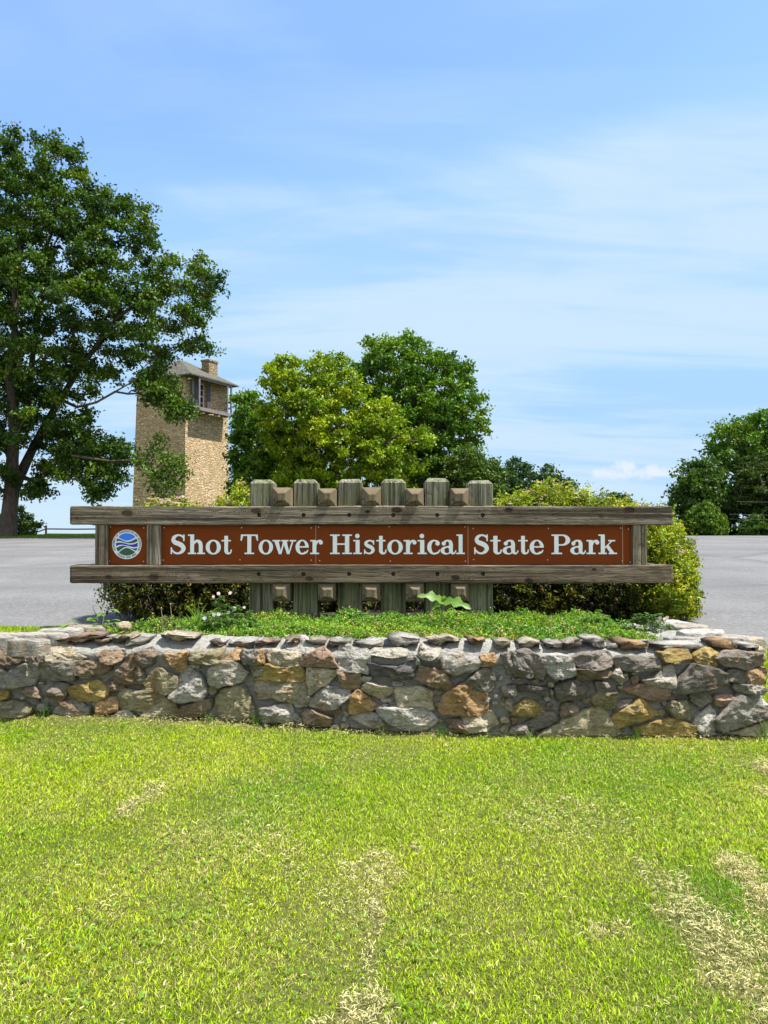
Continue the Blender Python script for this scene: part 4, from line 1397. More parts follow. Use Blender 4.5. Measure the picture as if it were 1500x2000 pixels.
    # bands: curves as functions of u in -1..1 (emblem width), read off the photograph
    def cv(pts):
        us = [p[0] for p in pts]; vs = [p[1] for p in pts]
        def f(u_):
            # smooth interpolation
            n = len(us)
            i = min(max(int(np.searchsorted(us, u_)) - 1, 0), n - 2)
            p0 = vs[max(i - 1, 0)]; p1 = vs[i]; p2 = vs[i + 1]; p3 = vs[min(i + 2, n - 1)]
            t = (u_ - us[i]) / (us[i + 1] - us[i])
            return 0.5 * (2 * p1 + (p2 - p0) * t + (2 * p0 - 5 * p1 + 4 * p2 - p3) * t * t + (-p0 + 3 * p1 - 3 * p2 + p3) * t ** 3)
        return f
    # values in inner-radius units
    c_sky = cv([(-1, .78), (-.7, .60), (-.35, .42), (0, .34), (.35, .42), (.7, .60), (1, .80)])
    g1t = cv([(-1, .58), (-.72, .50), (-.35, .34), (0, .22), (.35, .28), (.72, .46), (1, .60)])
    g1b = cv([(-1, .27), (-.6, .30), (-.2, .18), (.2, .10), (.6, .13), (1, .28)])
    nvt = cv([(-1, .14), (-.6, .17), (-.2, .10), (.2, -.01), (.6, .02), (1, .16)])
    nvb = cv([(-1, -.16), (-.6, -.03), (-.2, -.06), (.2, -.15), (.6, -.24), (1, -.20)])
    g2t = cv([(-1, -.32), (-.6, -.15), (-.2, -.12), (.2, -.24), (.6, -.36), (1, -.30)])
    g2b = cv([(-1, -.84), (-.6, -.52), (-.3, -.30), (0, -.22), (.3, -.30), (.6, -.48), (1, -.62)])
    g3t = cv([(-1, -.98), (-.6, -.62), (-.3, -.40), (0, -.31), (.3, -.40), (.6, -.58), (1, -.74)])
    def band(top, bot, m, y):
        n = 60; prev = None
        for k in range(n + 1):
            u_ = -1 + 2 * k / n
            lim = math.sqrt(max(0, 1 - u_ * u_))
            t = min(top(u_) if top else lim, lim); b = max(bot(u_) if bot else -lim, -lim)
            if t > b + 1e-4:
                i = len(em.v)
                em.v.append(Vector((ex + u_ * ri, y, ez + b * ri))); em.v.append(Vector((ex + u_ * ri, y, ez + t * ri)))
                if prev is not None: em.f.append((prev, i, i + 1, prev + 1)); em.m.append(m)
                prev = i
            else: prev = None
    yy = yb - 0.0020
    band(None, c_sky, 2, yy); band(g1t, g1b, 4, yy); band(nvt, nvb, 3, yy); band(g2t, g2b, 4, yy); band(g3t, None, 4, yy)
    em.build('emblem', [mw, mblk, mbl, mnv, mgr], pans[0])
    # ring lettering
    fnt = MB()
    def ring_text(txt, a_start, a_end, rad, flip):
        n = len(txt)
        for i, ch in enumerate(txt):
            if ch == ' ': continue
            t = (i + 0.5) / n
            a = R(a_start + (a_end - a_start) * t)
            cu_ = bpy.data.curves.new('t', 'FONT'); cu_.body = ch; cu_.size = rr_ * 0.185; cu_.align_x = 'CENTER'; cu_.align_y = 'CENTER'; cu_.offset = rr_ * 0.003
            ob = bpy.data.objects.new('t', cu_); COL.objects.link(ob)
            bpy.context.view_layer.update()
            me = bpy.data.meshes.new_from_object(ob.evaluated_get(bpy.context.evaluated_depsgraph_get()))
            rot = a - math.pi / 2 if not flip else a + math.pi / 2
            o_ = len(fnt.v)
            for v_ in me.vertices:
                x_, z_ = v_.co.x, v_.co.y
                x2 = x_ * math.cos(rot) - z_ * math.sin(rot); z2 = x_ * math.sin(rot) + z_ * math.cos(rot)
                fnt.v.append(Vector((ex + rad * math.cos(a) + x2, yy, ez + rad * math.sin(a) + z2)))
            for p in me.polygons: fnt.f.append(tuple(o_ + k for k in p.vertices)); fnt.m.append(0)
            bpy.data.objects.remove(ob); bpy.data.curves.remove(cu_)
    ring_text('DEPARTMENT OF CONSERVATION AND RECREATION', 207, -27, rr_ * 0.885, False)
    ring_text('VIRGINIA STATE PARKS', 224, 316, rr_ * 0.885, True)
    fnt.build('ring_lettering', mtx, pans[0])


build_sign()
# ------------------------------------------------------------------ stone shot tower
def tower_mat(dark=1.0):
    m, T, bs, out = mat('coursed_limestone')
    t = T.node('ShaderNodeTexCoord')
    o = t.outputs['Object']
    wv = T.node('ShaderNodeTexNoise'); wv.inputs['Scale'].default_value = 1.4; wv.inputs['Detail'].default_value = 4
    T.link(o, wv.inputs['Vector'])
    p = T.mix(0.16, T.mapping(o, scale=(1, 1, 2.3)), wv.outputs['Color'], 'ADD')
    vo = T.node('ShaderNodeTexVoronoi', feature='F1'); vo.inputs['Scale'].default_value = 2.7; T.link(p, vo.inputs['Vector'])
    ve = T.node('ShaderNodeTexVoronoi', feature='DISTANCE_TO_EDGE'); ve.inputs['Scale'].default_value = 2.7; T.link(p, ve.inputs['Vector'])
    sepc = T.node('ShaderNodeSeparateColor'); T.link(vo.outputs['Color'], sepc.inputs[0])
    c = T.ramp(sepc.outputs[0], [(0.0, (0.38, 0.27, 0.13)), (0.35, (0.52, 0.38, 0.20)), (0.65, (0.60, 0.46, 0.27)), (0.88, (0.62, 0.53, 0.37)), (1.0, (0.44, 0.29, 0.14))])
    sp = T.node('ShaderNodeSeparateXYZ'); T.link(o, sp.inputs[0])
    big = T.noise(o, 0.35, 4, 0.6)
    c = T.mix(T.ramp(big, [(0.4, 0.0), (0.65, 0.35)]), c, (0.48, 0.33, 0.15))
    mort = T.ramp(ve.outputs['Distance'], [(0.0, 1.0), (0.055, 0.0)])
    c = T.mix(T.math('MULTIPLY', mort, 0.3), c, (0.27, 0.19, 0.10))
    n = T.noise(o, 9, 5, 0.7)
    c = T.mix(T.ramp(n, [(0.3, 0.4), (0.55, 0.0)]), c, (0.28, 0.2, 0.12))
    c = T.mix(1.0, c, (dark, dark * .97, dark * .95), 'MULTIPLY')
    T.link(c, bs.inputs['Base Color']); bs.inputs['Roughness'].default_value = 0.9
    h = T.math('ADD', T.ramp(ve.outputs['Distance'], [(0.0, 0.0), (0.13, 1.0)]), T.math('ADD', T.math('MULTIPLY', n, 0.5), T.math('MULTIPLY', sepc.outputs[1], 0.8)))
    bump(T, bs, h, 1.0, 0.08)
    return m


def shingle_mat():
    m, T, bs, out = mat('wood_shingle')
    t = T.node('ShaderNodeTexCoord')
    o = t.outputs['Object']
    br = T.node('ShaderNodeTexBrick'); br.inputs['Scale'].default_value = 1.0
    br.inputs['Brick Width'].default_value = 0.25; br.inputs['Row Height'].default_value = 0.16; br.inputs['Mortar Size'].default_value = 0.012
    br.inputs['Color1'].default_value = (0.055, 0.048, 0.036, 1); br.inputs['Color2'].default_value = (0.105, 0.092, 0.07, 1); br.inputs['Mortar'].default_value = (0.03, 0.028, 0.02, 1)
    sp = T.node('ShaderNodeSeparateXYZ'); T.link(o, sp.inputs[0])
    cb = T.node('ShaderNodeCombineXYZ'); T.link(T.math('ADD', sp.outputs[0], sp.outputs[1]), cb.inputs[0]); T.link(T.math('MULTIPLY', sp.outputs[2], 1.7), cb.inputs[1])
    T.link(cb.outputs[0], br.inputs['Vector'])
    n = T.noise(o, 2.5, 5, 0.6)
    c = T.mix(T.ramp(n, [(0.4, 0.0), (0.7, 0.6)]), br.outputs['Color'], (0.10, 0.11, 0.06))
    T.link(c, bs.inputs['Base Color']); bs.inputs['Roughness'].default_value = 0.9
    bump(T, bs, br.outputs['Fac'], 0.6, 0.03)
    return m


def build_tower():
    stone = tower_mat(); sh = shingle_mat()
    grey = wood('tower_timber', 2, (0.34, 0.31, 0.30), (0.14, 0.12, 0.115), (0.26, 0.235, 0.225), knots=False)
    darkw = plain('tower_shutter', (0.05, 0.047, 0.06), 0.7, 0.3, 12)
    whitew = plain('tower_sash', (0.62, 0.64, 0.66), 0.6, 0.1, 6)
    glass, T, bs, out = mat('tower_glass'); bs.inputs['Base Color'].default_value = (0.03, 0.035, 0.04, 1); bs.inputs['Roughness'].default_value = 0.08
    a = R(62.95); s = 6.255
    C0 = Vector((-389 / F * 70.0, 70.0, 0))
    base = float(ground_z(C0.x, 73)) - 1.0
    tR = Vector((math.cos(a), math.sin(a), 0)); tL = Vector((-math.sin(a), math.cos(a), 0)); nR = -tL; nL = -tR
    root = empty('stone_tower', (C0.x, C0.y, base), 'tall square limestone tower with shingled hip roof and a high timber balcony', 'tower')
    ctr = C0 + tR * s / 2 + tL * s / 2
    ZT = 14.35
    L = lambda u_, w, z: C0 + tR * u_ + tL * w + Vector((0, 0, z))      # u along the sunlit face, w along the shaded face
    # tapered walls with an opening in the sunlit face
    def inset(z): return 0.34 * (z - base) / (ZT - base) - 0.17
    mb = MB()
    nz = 22
    du0, du1, dz0, dz1 = 1.55, 2.75, 11.5, 13.95
    zs = sorted(set(list(np.linspace(base, ZT, nz)) + [dz0, dz1]))
    us = [0, du0, du1, s]
    def pt(face, t, z):
        i = inset(z); q = i + (s - 2 * i) * (t / s)
        if face == 0: return L(q, i, z)
        if face == 1: return L(s - i, q, z)
        if face == 2: return L(s - q, s - i, z)
        return L(i, s - q, z)
    for face in range(4):
        for k in range(len(us) - 1):
            for j in range(len(zs) - 1):
                if face == 0 and k == 1 and zs[j] >= dz0 - 1e-6 and zs[j + 1] <= dz1 + 1e-6: continue
                mb.add([pt(face, us[k], zs[j]), pt(face, us[k + 1], zs[j]), pt(face, us[k + 1], zs[j + 1]), pt(face, us[k], zs[j + 1])], [(0, 1, 2, 3)])
    # reveals of the opening
    def q4(a_, b_, c_, d_, m=0): mb.add([a_, b_, c_, d_], [(0, 1, 2, 3)], m)
    dp = 0.45
    i0, i1 = inset(dz0), inset(dz1)
    q4(L(du0, i0, dz0), L(du0, dp, dz0), L(du0, dp, dz1), L(du0, i1, dz1)); q4(L(du1, dp, dz0), L(du1, i0, dz0), L(du1, i1, dz1), L(du1, dp, dz1))
    q4(L(du0, i1, dz1), L(du0, dp, dz1), L(du1, dp, dz1), L(du1, i1, dz1)); q4(L(du0, dp, dz0), L(du0, i0, dz0), L(du1, i0, dz0), L(du1, dp, dz0))
    mb.add([pt(0, 0, ZT), pt(1, 0, ZT), pt(2, 0, ZT), pt(3, 0, ZT)], [(0, 1, 2, 3)])
    mb.build('wall', stone, root)
    def lbox(b, u0, u1, w0, w1, z0, z1, m=0):
        vs = [L(u_, w, z) for z in (z0, z1) for (u_, w) in ((u0, w0), (u1, w0), (u1, w1), (u0, w1))]
        b.add(vs, [(0, 3, 2, 1), (4, 5, 6, 7), (0, 1, 5, 4), (1, 2, 6, 5), (2, 3, 7, 6), (3, 0, 4, 7)], m)
    # window-door with two shutters
    b = MB(); lbox(b, du0 + .02, du1 - .02, 0.26, 0.30, dz0 + .02, dz1 - .02); win = b.build('window', glass, root)
    b = MB()
    for (u0, u1, z0, z1) in ((du0 + .0, du0 + .10, dz0, dz1), (du1 - .1, du1, dz0, dz1), (du0 + .1, du1 - .1, dz1 - .1, dz1), (du0 + .1, du1 - .1, dz0, dz0 + .14),
                             (du0 + .1, du1 - .1, dz0 + 1.2, dz0 + 1.28), (du0 + .1, du1 - .1, dz0 + .62, dz0 + .66), (du0 + .1, du1 - .1, dz0 + 1.8, dz0 + 1.84), ((du0 + du1) / 2 - .03, (du0 + du1) / 2 + .03, dz0 + .14, dz1 - .1)):
        lbox(b, u0, u1, 0.20, 0.255, z0, z1)
    b.build('sash', whitew, win)
    b = MB(); lbox(b, du0 - .75, du0 - .02, -.15, -.09, dz0, dz1); b.build('shutter', darkw, root)
    b = MB(); lbox(b, du1 + .02, du1 + .45, -.19, -.15, dz0, dz1); b.build('shutter', darkw, root)
    # roof
    oL, oR = 0.42, 1.03
    e = [L(-oL, -oR, ZT - .02), L(s + .18, -oR, ZT - .02), L(s + .30, s + oL, ZT - .02), L(-oL, s + oL, ZT - .02)]
    apex = Vector((ctr.x, ctr.y, ZT + 2.15))
    mb = MB()
    lo_ = [p + Vector((0, 0, -.12)) for p in e]
    rid0 = L(s / 2 - .5, s / 2, ZT + 2.2); rid1 = L(s / 2 + .5, s / 2, ZT + 2.2)
    vs = e + lo_ + [rid0, rid1]
    mb.add(vs, [(0, 1, 9, 8), (1, 2, 9), (2, 3, 8, 9), (3, 0, 8), (0, 4, 5, 1), (1, 5, 6, 2), (2, 6, 7, 3), (3, 7, 4, 0), (7, 6, 5, 4)])
    mb.build('roof', sh, root)
    # chimney
    b = MB(); cx, cw = 4.55, 1.05
    lbox(b, cx - .65, cx + .65, cw - .45, cw + .45, ZT + .2, 16.45); lbox(b, cx - .72, cx + .72, cw - .52, cw + .52, 16.45, 16.62)
    b.build('chimney', tower_mat(0.55), root)
    # balcony
    u0, u1, w0 = 0.75, 5.50, -0.95
    b = MB(); lbox(b, u0, u1, w0, -.02, 11.36, 11.44); lbox(b, u0 - .05, u1 + .05, w0 - .06, w0, 11.14, 11.46); lbox(b, u0 - .05, u0, w0, 0, 11.14, 11.46); lbox(b, u1, u1 + .05, w0, 0, 11.14, 11.46)
    for k in range(5):
        uu = u0 + .3 + k * (u1 - u0 - .6) / 4; lbox(b, uu - .07, uu + .07, w0 + .001, .1, 11.16, 11.359)
    b.build('balcony', grey, root)
    for (uu, ww) in ((u0 + .06, w0 + .07), (u1 - .65, w0 + .07), (u1 - .06, w0 + .07), (u0 + .06, -.16)):
        b = MB(); lbox(b, uu - .07, uu + .07, ww - .07, ww + .07, 11.44, ZT - .14); b.build('balcony_post', grey, root)
    b = MB(); lbox(b, u0, u1, w0, w0 + .14, ZT - .32, ZT - .15); b.build('eave_beam', grey, root)
    for uu in (u0 + .06, u1 - .06):
        for z in (11.95, 12.55):
            b = MB(); lbox(b, uu - .035, uu + .035, w0 + .14, -.02, z - .045, z + .045); b.build('rail', darkw, root)
    for z in (11.95, 12.55):
        b = MB(); lbox(b, u1 - .58, u1 - .13, w0 + .03, w0 + .1, z - .045, z + .045); b.build('rail', darkw, root)


build_tower()

# ------------------------------------------------------------------ trees
def in_poly(px, py, poly):
    poly = np.asarray(poly, float)
    ins = np.zeros(px.shape, bool)
    n = len(poly)
    for i in range(n):
        x1, y1 = poly[i]; x2, y2 = poly[(i + 1) % n]
        c = ((y1 > py) != (y2 > py))
        with np.errstate(divide='ignore', invalid='ignore'):
            xi = (x2 - x1) * (py - y1) / (y2 - y1 + 1e-12) + x1
        ins ^= c & (px < xi)
    return ins


def edge_dist(px, py, poly):
    poly = np.asarray(poly, float)
    d = np.full(px.shape, 1e9)
    n = len(poly)
    for i in range(n):
        a = poly[i]; b = poly[(i + 1) % n]; e = b - a
        t = np.clip(((px - a[0]) * e[0] + (py - a[1]) * e[1]) / max(e @ e, 1e-9), 0, 1)
        d = np.minimum(d, np.hypot(px - a[0] - t * e[0], py - a[1] - t * e[1]))
    return d


def leaf_cloud(cent, size, col, rng, nbias=(0, 0, 0.6), aspect=0.55, flat=0.0, droop=0.0):
    """one folded leaf per centre: 4 vertices, 2 triangles; returns verts, faces, cols"""
    n = len(cent)
    nr = rng.normal(size=(n, 3)) + np.asarray(nbias)
    nr /= np.linalg.norm(nr, axis=1)[:, None] + 1e-9
    t = rng.normal(size=(n, 3)) + np.array([0, 0, -droop])
    t -= nr * (t * nr).sum(1)[:, None]
    t /= np.linalg.norm(t, axis=1)[:, None] + 1e-9
    b = np.cross(nr, t)
    s = size[:, None]
    fold = 0.16 * s * nr
    v0 = cent - t * s * 0.5
    v2 = cent + t * s * 0.5 - fold * 0.6
    v1 = cent + b * s * aspect * 0.5 + fold - t * s * 0.08
    v3 = cent - b * s * aspect * 0.5 + fold - t * s * 0.08
    v = np.stack([v0, v1, v2, v3], 1).reshape(-1, 3)
    i = np.arange(n) * 4
    f = np.stack([np.stack([i, i + 1, i + 2], 1), np.stack([i, i + 2, i + 3], 1)], 1).reshape(-1, 3)
    c = np.repeat(col, 4, 0)
    return v, f, c


def skeleton(trunks, targets, rng, sag=0.06, tip=0.018, stepk=3):
    """trunks: list of polylines [(Vector, radius)...]; targets joined to the nearest wood"""
    pos, par, fix = [], [], []
    for tr in trunks:
        prev = None
        for i, (p, r) in enumerate(tr):
            if i == 0 and pos:
                d = [(np.linalg.norm(np.array(p) - q), k) for k, q in enumerate(pos)]
                m = min(d)
                if m[0] < 1e-3: prev = m[1]; continue
                prev = m[1]
            pos.append(np.array(p, float)); par.append(prev if prev is not None else -1); fix.append(r)
            prev = len(pos) - 1
    root = pos[0]
    order = np.argsort([np.linalg.norm(t - root) for t in targets])
    ends = []
    P_ = np.array(pos)
    for k in order:
        t = targets[k]
        d = np.linalg.norm(P_ - t, axis=1)
        # prefer wood that is lower / nearer the root
        pen = d + 0.35 * np.maximum(0, np.linalg.norm(P_ - root, axis=1) - np.linalg.norm(t - root)) + 0.5 * np.maximum(0, P_[:, 2] - t[2])
        j = int(np.argmin(pen))
        a = P_[j]; L = np.linalg.norm(t - a)
        prev = j
        m = max(2, min(6, int(L / 0.7) + 1))
        new = []
        for q in range(1, m + 1):
            s = q / m
            w = a + (t - a) * s
            w = w + rng.normal(size=3) * L * 0.035 * (1 if q < m else 0)
            w[2] += math.sin(s * math.pi) * L * sag
            pos.append(w); par.append(prev); fix.append(None); prev = len(pos) - 1; new.append(w)
        P_ = np.vstack([P_, new])
        ends.append(prev)
    n = len(pos)
    e = 2.4
    acc = np.zeros(n)
    rad = np.zeros(n)
    for k in range(n - 1, -1, -1):
        r = max(acc[k], tip ** e) ** (1 / e)
        if fix[k] is not None: r = max(fix[k], min(r, fix[k] * 1.3))
        rad[k] = r
        if par[k] >= 0: acc[par[k]] += min(r, 10) ** e if fix[k] is None else 0
    return np.array(pos), np.array(par), rad


def wood_mesh(pos, par, rad, rmin=0.0, sides=6):
    V, Fc = [], []
    cur = 0
    for k in range(len(pos)):
        p = par[k]
        if p < 0: continue
        a, b = pos[p], pos[k]
        d = b - a; L = np.linalg.norm(d)
        if L < 1e-6: continue
        d = d / L
        up = np.array([0, 0, 1.0]) if abs(d[2]) < .9 else np.array([1.0, 0, 0])
        x = np.cross(up, d); x /= np.linalg.norm(x); y = np.cross(d, x)
        ra = min(rad[p], rad[k] * 1.6); rb = rad[k]
        n = sides + 3 if rb > 0.12 else sides if rb > .04 else 4
        th = np.arange(n) * 2 * np.pi / n
        ring = np.cos(th)[:, None] * x + np.sin(th)[:, None] * y
        V.append(a - d * ra * 0.3 + ring * ra); V.append(b + d * rb * 0.15 + ring * rb)
        i = np.arange(n)
        j = (i + 1) % n
        Fc.append(np.stack([cur + i, cur + j, cur + n + j, cur + n + i], 1))
        cur += 2 * n
    return np.concatenate(V), np.concatenate(Fc)


def tree(name, label, cat, D, poly, base_px, trunks_px, nclump, per, clump_r, leaf, cols, seed, thick, group=None, holes=(), tip=0.02,
         extra=(), bias=(0.25, 0.05, 0.75), shell=0.0, aspect=0.6, bark_=None, trunk_r=0.3, lmat='leaf', spray=0.6, droop=0.3, base_z=None, flatc=0.7):
    rng = np.random.default_rng(seed)
    poly = np.asarray(poly, float)
    x0, y0 = poly.min(0); x1, y1 = poly.max(0)
    md = 0
    tx = rng.uniform(x0, x1, 60000); ty = rng.uniform(y0, y1, 60000)
    ok = in_poly(tx, ty, poly)
    for h in holes: ok &= ~in_poly(tx, ty, h)
    tx, ty = tx[ok], ty[ok]
    ed = edge_dist(tx, ty, poly); md = ed.max()
    mpx = D / F
    # keep clumps off the outline by about their own radius, and spread them evenly
    keep = ed > clump_r / mpx * 0.45
    tx, ty, ed = tx[keep], ty[keep], ed[keep]
    half = thick * np.sqrt(np.clip(ed / md, 0.03, 1))
    dz = rng.uniform(-1, 1, len(tx))
    if shell: dz = np.sign(dz) * np.abs(dz) ** shell
    dep = D + dz * half
    cand = PN(tx, ty, dep)
    idx = []
    sel = np.zeros((0, 3))
    mind = clump_r * 1.12
    for k in range(min(len(cand), 6000)):
        if len(idx) >= nclump: break
        if len(sel) and np.min(np.linalg.norm(sel - cand[k], axis=1)) < mind * (1 - 0.6 * k / 6000): continue
        idx.append(k); sel = np.vstack([sel, cand[k]])
    targets = sel
    if len(extra): targets = np.vstack([targets, [np.array(P(e_[0], e_[1], D + e_[2])) for e_ in extra]])
    if base_px is not None:
        bz = float(ground_z((base_px[0] - 750) / F * D, D)) - 0.15 if base_z is None else base_z
        bx = (base_px[0] - 750) / F * D
    trunks = []
    for tr in trunks_px:
        pl = []
        for q in tr:
            dd = D + (q[3] if len(q) > 3 else 0)
            if q[1] is None: pl.append((np.array([(q[0] - 750) / F * dd, dd, bz]), q[2]))
            else: pl.append((np.array(P(q[0], q[1], dd)), q[2]))
        # resample
        out = [pl[0]]
        for i in range(len(pl) - 1):
            L = np.linalg.norm(pl[i + 1][0] - pl[i][0]); m = max(1, int(L / 0.9))
            for j in range(1, m + 1):
                w = pl[i][0] + (pl[i + 1][0] - pl[i][0]) * j / m
                if j < m: w = w + rng.normal(size=3) * 0.03 * L / m * 2
                out.append((w, pl[i][1] + (pl[i + 1][1] - pl[i][1]) * j / m))
        trunks.append(out)
    pos, par, rad = skeleton(trunks, targets, rng, tip=tip)
    root = empty(name, tuple(trunks[0][0][0]), label, cat, group)
    v, f = wood_mesh(pos, par, rad)
    fast_mesh('trunk', v, f, bark_ or M['bark'], root, smooth=True)
    # leaves: each clump is a few twig sprays rather than one ball
    cs = []; cc = []
    cols = np.asarray(cols, float)
    for t in targets:
        k = per + int(rng.integers(-per // 3, per // 3 + 1))
        ns = int(rng.integers(4, 8))
        sp = rng.normal(size=(ns, 3)); sp /= np.linalg.norm(sp, axis=1)[:, None]
        sp *= clump_r * rng.uniform(0.25, 1.0, (ns, 1)); sp[:, 2] *= flatc
        w = rng.integers(0, ns, k)
        s = rng.uniform(0, 1.0, (k, 1)) ** 0.55
        q = t + sp[w] * s + rng.normal(size=(k, 3)) * clump_r * 0.21 * (0.6 + s * 0.4) * np.array([1, 1, flatc])
        cs.append(q)
        wgt = rng.dirichlet(np.ones(len(cols)) * 0.7)
        base_c = (cols * wgt[:, None]).sum(0)
        c = base_c[None] * rng.uniform(0.72, 1.28, (k, 1)) * (1 + rng.normal(size=(k, 3)) * 0.05)
        cc.append(np.clip(c, 0.004, 0.9))
    cs = np.concatenate(cs); cc = np.concatenate(cc)
    size = leaf * rng.uniform(0.65, 1.25, len(cs))
    v, f, c = leaf_cloud(cs, size, cc, rng, bias, aspect, droop=droop)
    fast_mesh('crown', v, f, M[lmat], root, cols=c)
    return root


G1 = [(0.068, 0.135, 0.011), (0.036, 0.085, 0.011), (0.12, 0.19, 0.010), (0.024, 0.062, 0.014)]
GY = [(0.22, 0.32, 0.010), (0.15, 0.25, 0.009), (0.34, 0.40, 0.014), (0.08, 0.15, 0.008)]
GD = [(0.085, 0.185, 0.014), (0.048, 0.12, 0.012), (0.15, 0.25, 0.013)]
GB = [(0.035, 0.085, 0.03), (0.05, 0.105, 0.035), (0.03, 0.07, 0.032)]

LP = [(-260, 330), (-120, 240), (-20, 250), (60, 248), (132, 258), (165, 290), (185, 350), (245, 362), (300, 380), (303, 412), (325, 440), (322, 478), (352, 480), (368, 505), (402, 486), (428, 508), (441, 550),
      (433, 594), (410, 613), (406, 650), (420, 692), (392, 706), (360, 690), (345, 720), (368, 760), (378, 800), (345, 828), (318, 800), (275, 790), (250, 750), (215, 755), (190, 790), (192, 830), (205, 850), (240, 842), (262, 880), (262, 925), (235, 950), (228, 985), (180, 982), (165, 950), (110, 960),
      (72, 985), (30, 975), (-60, 990), (-200, 960), (-300, 800), (-330, 550)]
LH = [[(198, 800), (192, 770), (262, 745), (262, 840), (215, 850)], [(20, 870), (60, 850), (88, 900), (60, 985), (36, 985)], [(118, 900), (150, 905), (185, 930), (175, 960), (100, 985), (80, 950)],
      [(252, 430), (262, 445), (255, 460), (245, 450)], [(0, 470), (14, 500), (0, 560)], [(300, 560), (318, 590), (300, 600)], [(60, 690), (78, 720), (66, 742)], [(130, 600), (140, 640), (128, 640)]]
tree('maple_tree', 'large spreading broadleaf tree with forked dark trunk at the left edge beyond the road', 'tree', 38.0, LP, (18, 1047),
     [[(16, None, 0.432), (18, 1000, 0.372), (22, 965, 0.36), (24, 900, 0.288, -0.45), (28, 850, 0.252, -0.75), (22, 780, 0.204, -1.2), (18, 700, 0.168, -1.5), (28, 600, 0.12, -1.8), (38, 480, 0.084, -1.5)], [(22, 965, 0.332), (38, 930, 0.268, 0.6), (62, 880, 0.217, 1.2), (88, 830, 0.191, 1.5), (118, 780, 0.166, 1.5), (150, 728, 0.14, 0.9), (178, 690, 0.115, 0.3), (230, 620, 0.089, -0.6), (300, 570, 0.064, -0.9)], [(38, 930, 0.14, 0.6), (62, 938, 0.1, 0.8), (98, 918, 0.075, 0.9), (145, 908, 0.05, 0.6), (200, 905, 0.03, 0)], [(28, 850, 0.24), (52, 800, 0.18, 0.9), (60, 730, 0.15, 1.35), (72, 640, 0.128, 1.8), (90, 520, 0.09, 1.95), (110, 400, 0.06, 1.5)], [(24, 900, 0.24), (8, 850, 0.195, 1.5), (-30, 760, 0.165, 2.1), (-90, 640, 0.12, 2.1), (-130, 500, 0.075, 1.5)], [(118, 780, 0.09), (150, 795, 0.068, -0.75), (188, 786, 0.053, -1.5), (225, 765, 0.042, -2.1), (265, 742, 0.03, -2.7)]],
     820, 212, 0.90, 0.20, G1, 11, 5.0, extra=[(85, 905, -1), (108, 915, -1.5), (130, 935, -2), (150, 925, -2), (172, 940, -2.2), (190, 925, -2.4), (205, 950, -2.4), (215, 915, -2.6), (232, 935, -2.6), (238, 900, -2.7), (245, 870, -2.6), (222, 868, -2.4), (200, 880, -2.3), (178, 895, -2.2), (155, 880, -2), (130, 890, -1.6), (110, 880, -1), (200, 968, -2.4), (180, 960, -2.2), (98, 850, 0), (125, 850, -.6), (150, 845, -1), (172, 860, -1.5), (60, 955, -.5), (85, 945, -.8), (285, 740, -2), (300, 762, -2), (322, 752, -2), (338, 770, -2.1), (352, 790, -2.2), (330, 795, -2.2), (365, 805, -2.2), (345, 815, -2.3), (312, 780, -2), (290, 775, -2), (280, 755, -2), (335, 735, -2)], holes=LH, tip=0.013, spray=0.8, bias=(0.25, 0, 1.0))
# the branch that hangs in front of the tower's foot belongs to the same crown and is added to it below
def hanging_branch():
    root = bpy.data.objects['maple_tree']
    crown = [o for o in root.children if o.name.startswith('crown')][0]
    trunk = [o for o in root.children if o.name.startswith('trunk')][0]
    rng = np.random.default_rng(5)
    pts = [(285, 905), (300, 880), (310, 862), (322, 895), (335, 905), (352, 905), (358, 925), (345, 945), (310, 925), (325, 940), (295, 930), (305, 950), (272, 900), (318, 968)]
    cs = []; cc = []
    for px, py in pts:
        t = np.array(P(px, py, 35 + rng.uniform(-.5, .7)))
        k = 110
        cs.append(t + rng.normal(size=(k, 3)) * 0.22); cc.append(np.array([(0.085, 0.15, 0.014)]) * rng.uniform(.6, 1.4, (k, 1)))
    cs = np.concatenate(cs); cc = np.concatenate(cc)
    v, f, c = leaf_cloud(cs, 0.185 * rng.uniform(.7, 1.2, len(cs)), cc, rng, (0.2, 0, .6), .6, droop=.4)
    tmp = fast_mesh('tmp', v, f, M['leaf'], cols=c)
    mb = MB(); mb.tube([P(140, 890, 35.7), P(215, 900, 35), P(262, 898, 35), (P(300, 905, 35)), P(345, 925, 35)], [0.06, 0.042, 0.030, 0.02, 0.01], 5)
    mb.tube([P(270, 898, 35), P(300, 880, 35), P(312, 862, 35)], [0.03, 0.02, 0.01], 5)
    tmp2 = mb.build('tmp2', M['bark'])
    for a, b in ((crown, tmp), (trunk, tmp2)):
        bm = bmesh.new(); bm.from_mesh(a.data); bm.from_mesh(b.data); bm.to_mesh(a.data); bm.free()
        bpy.data.objects.remove(b)
hanging_branch()

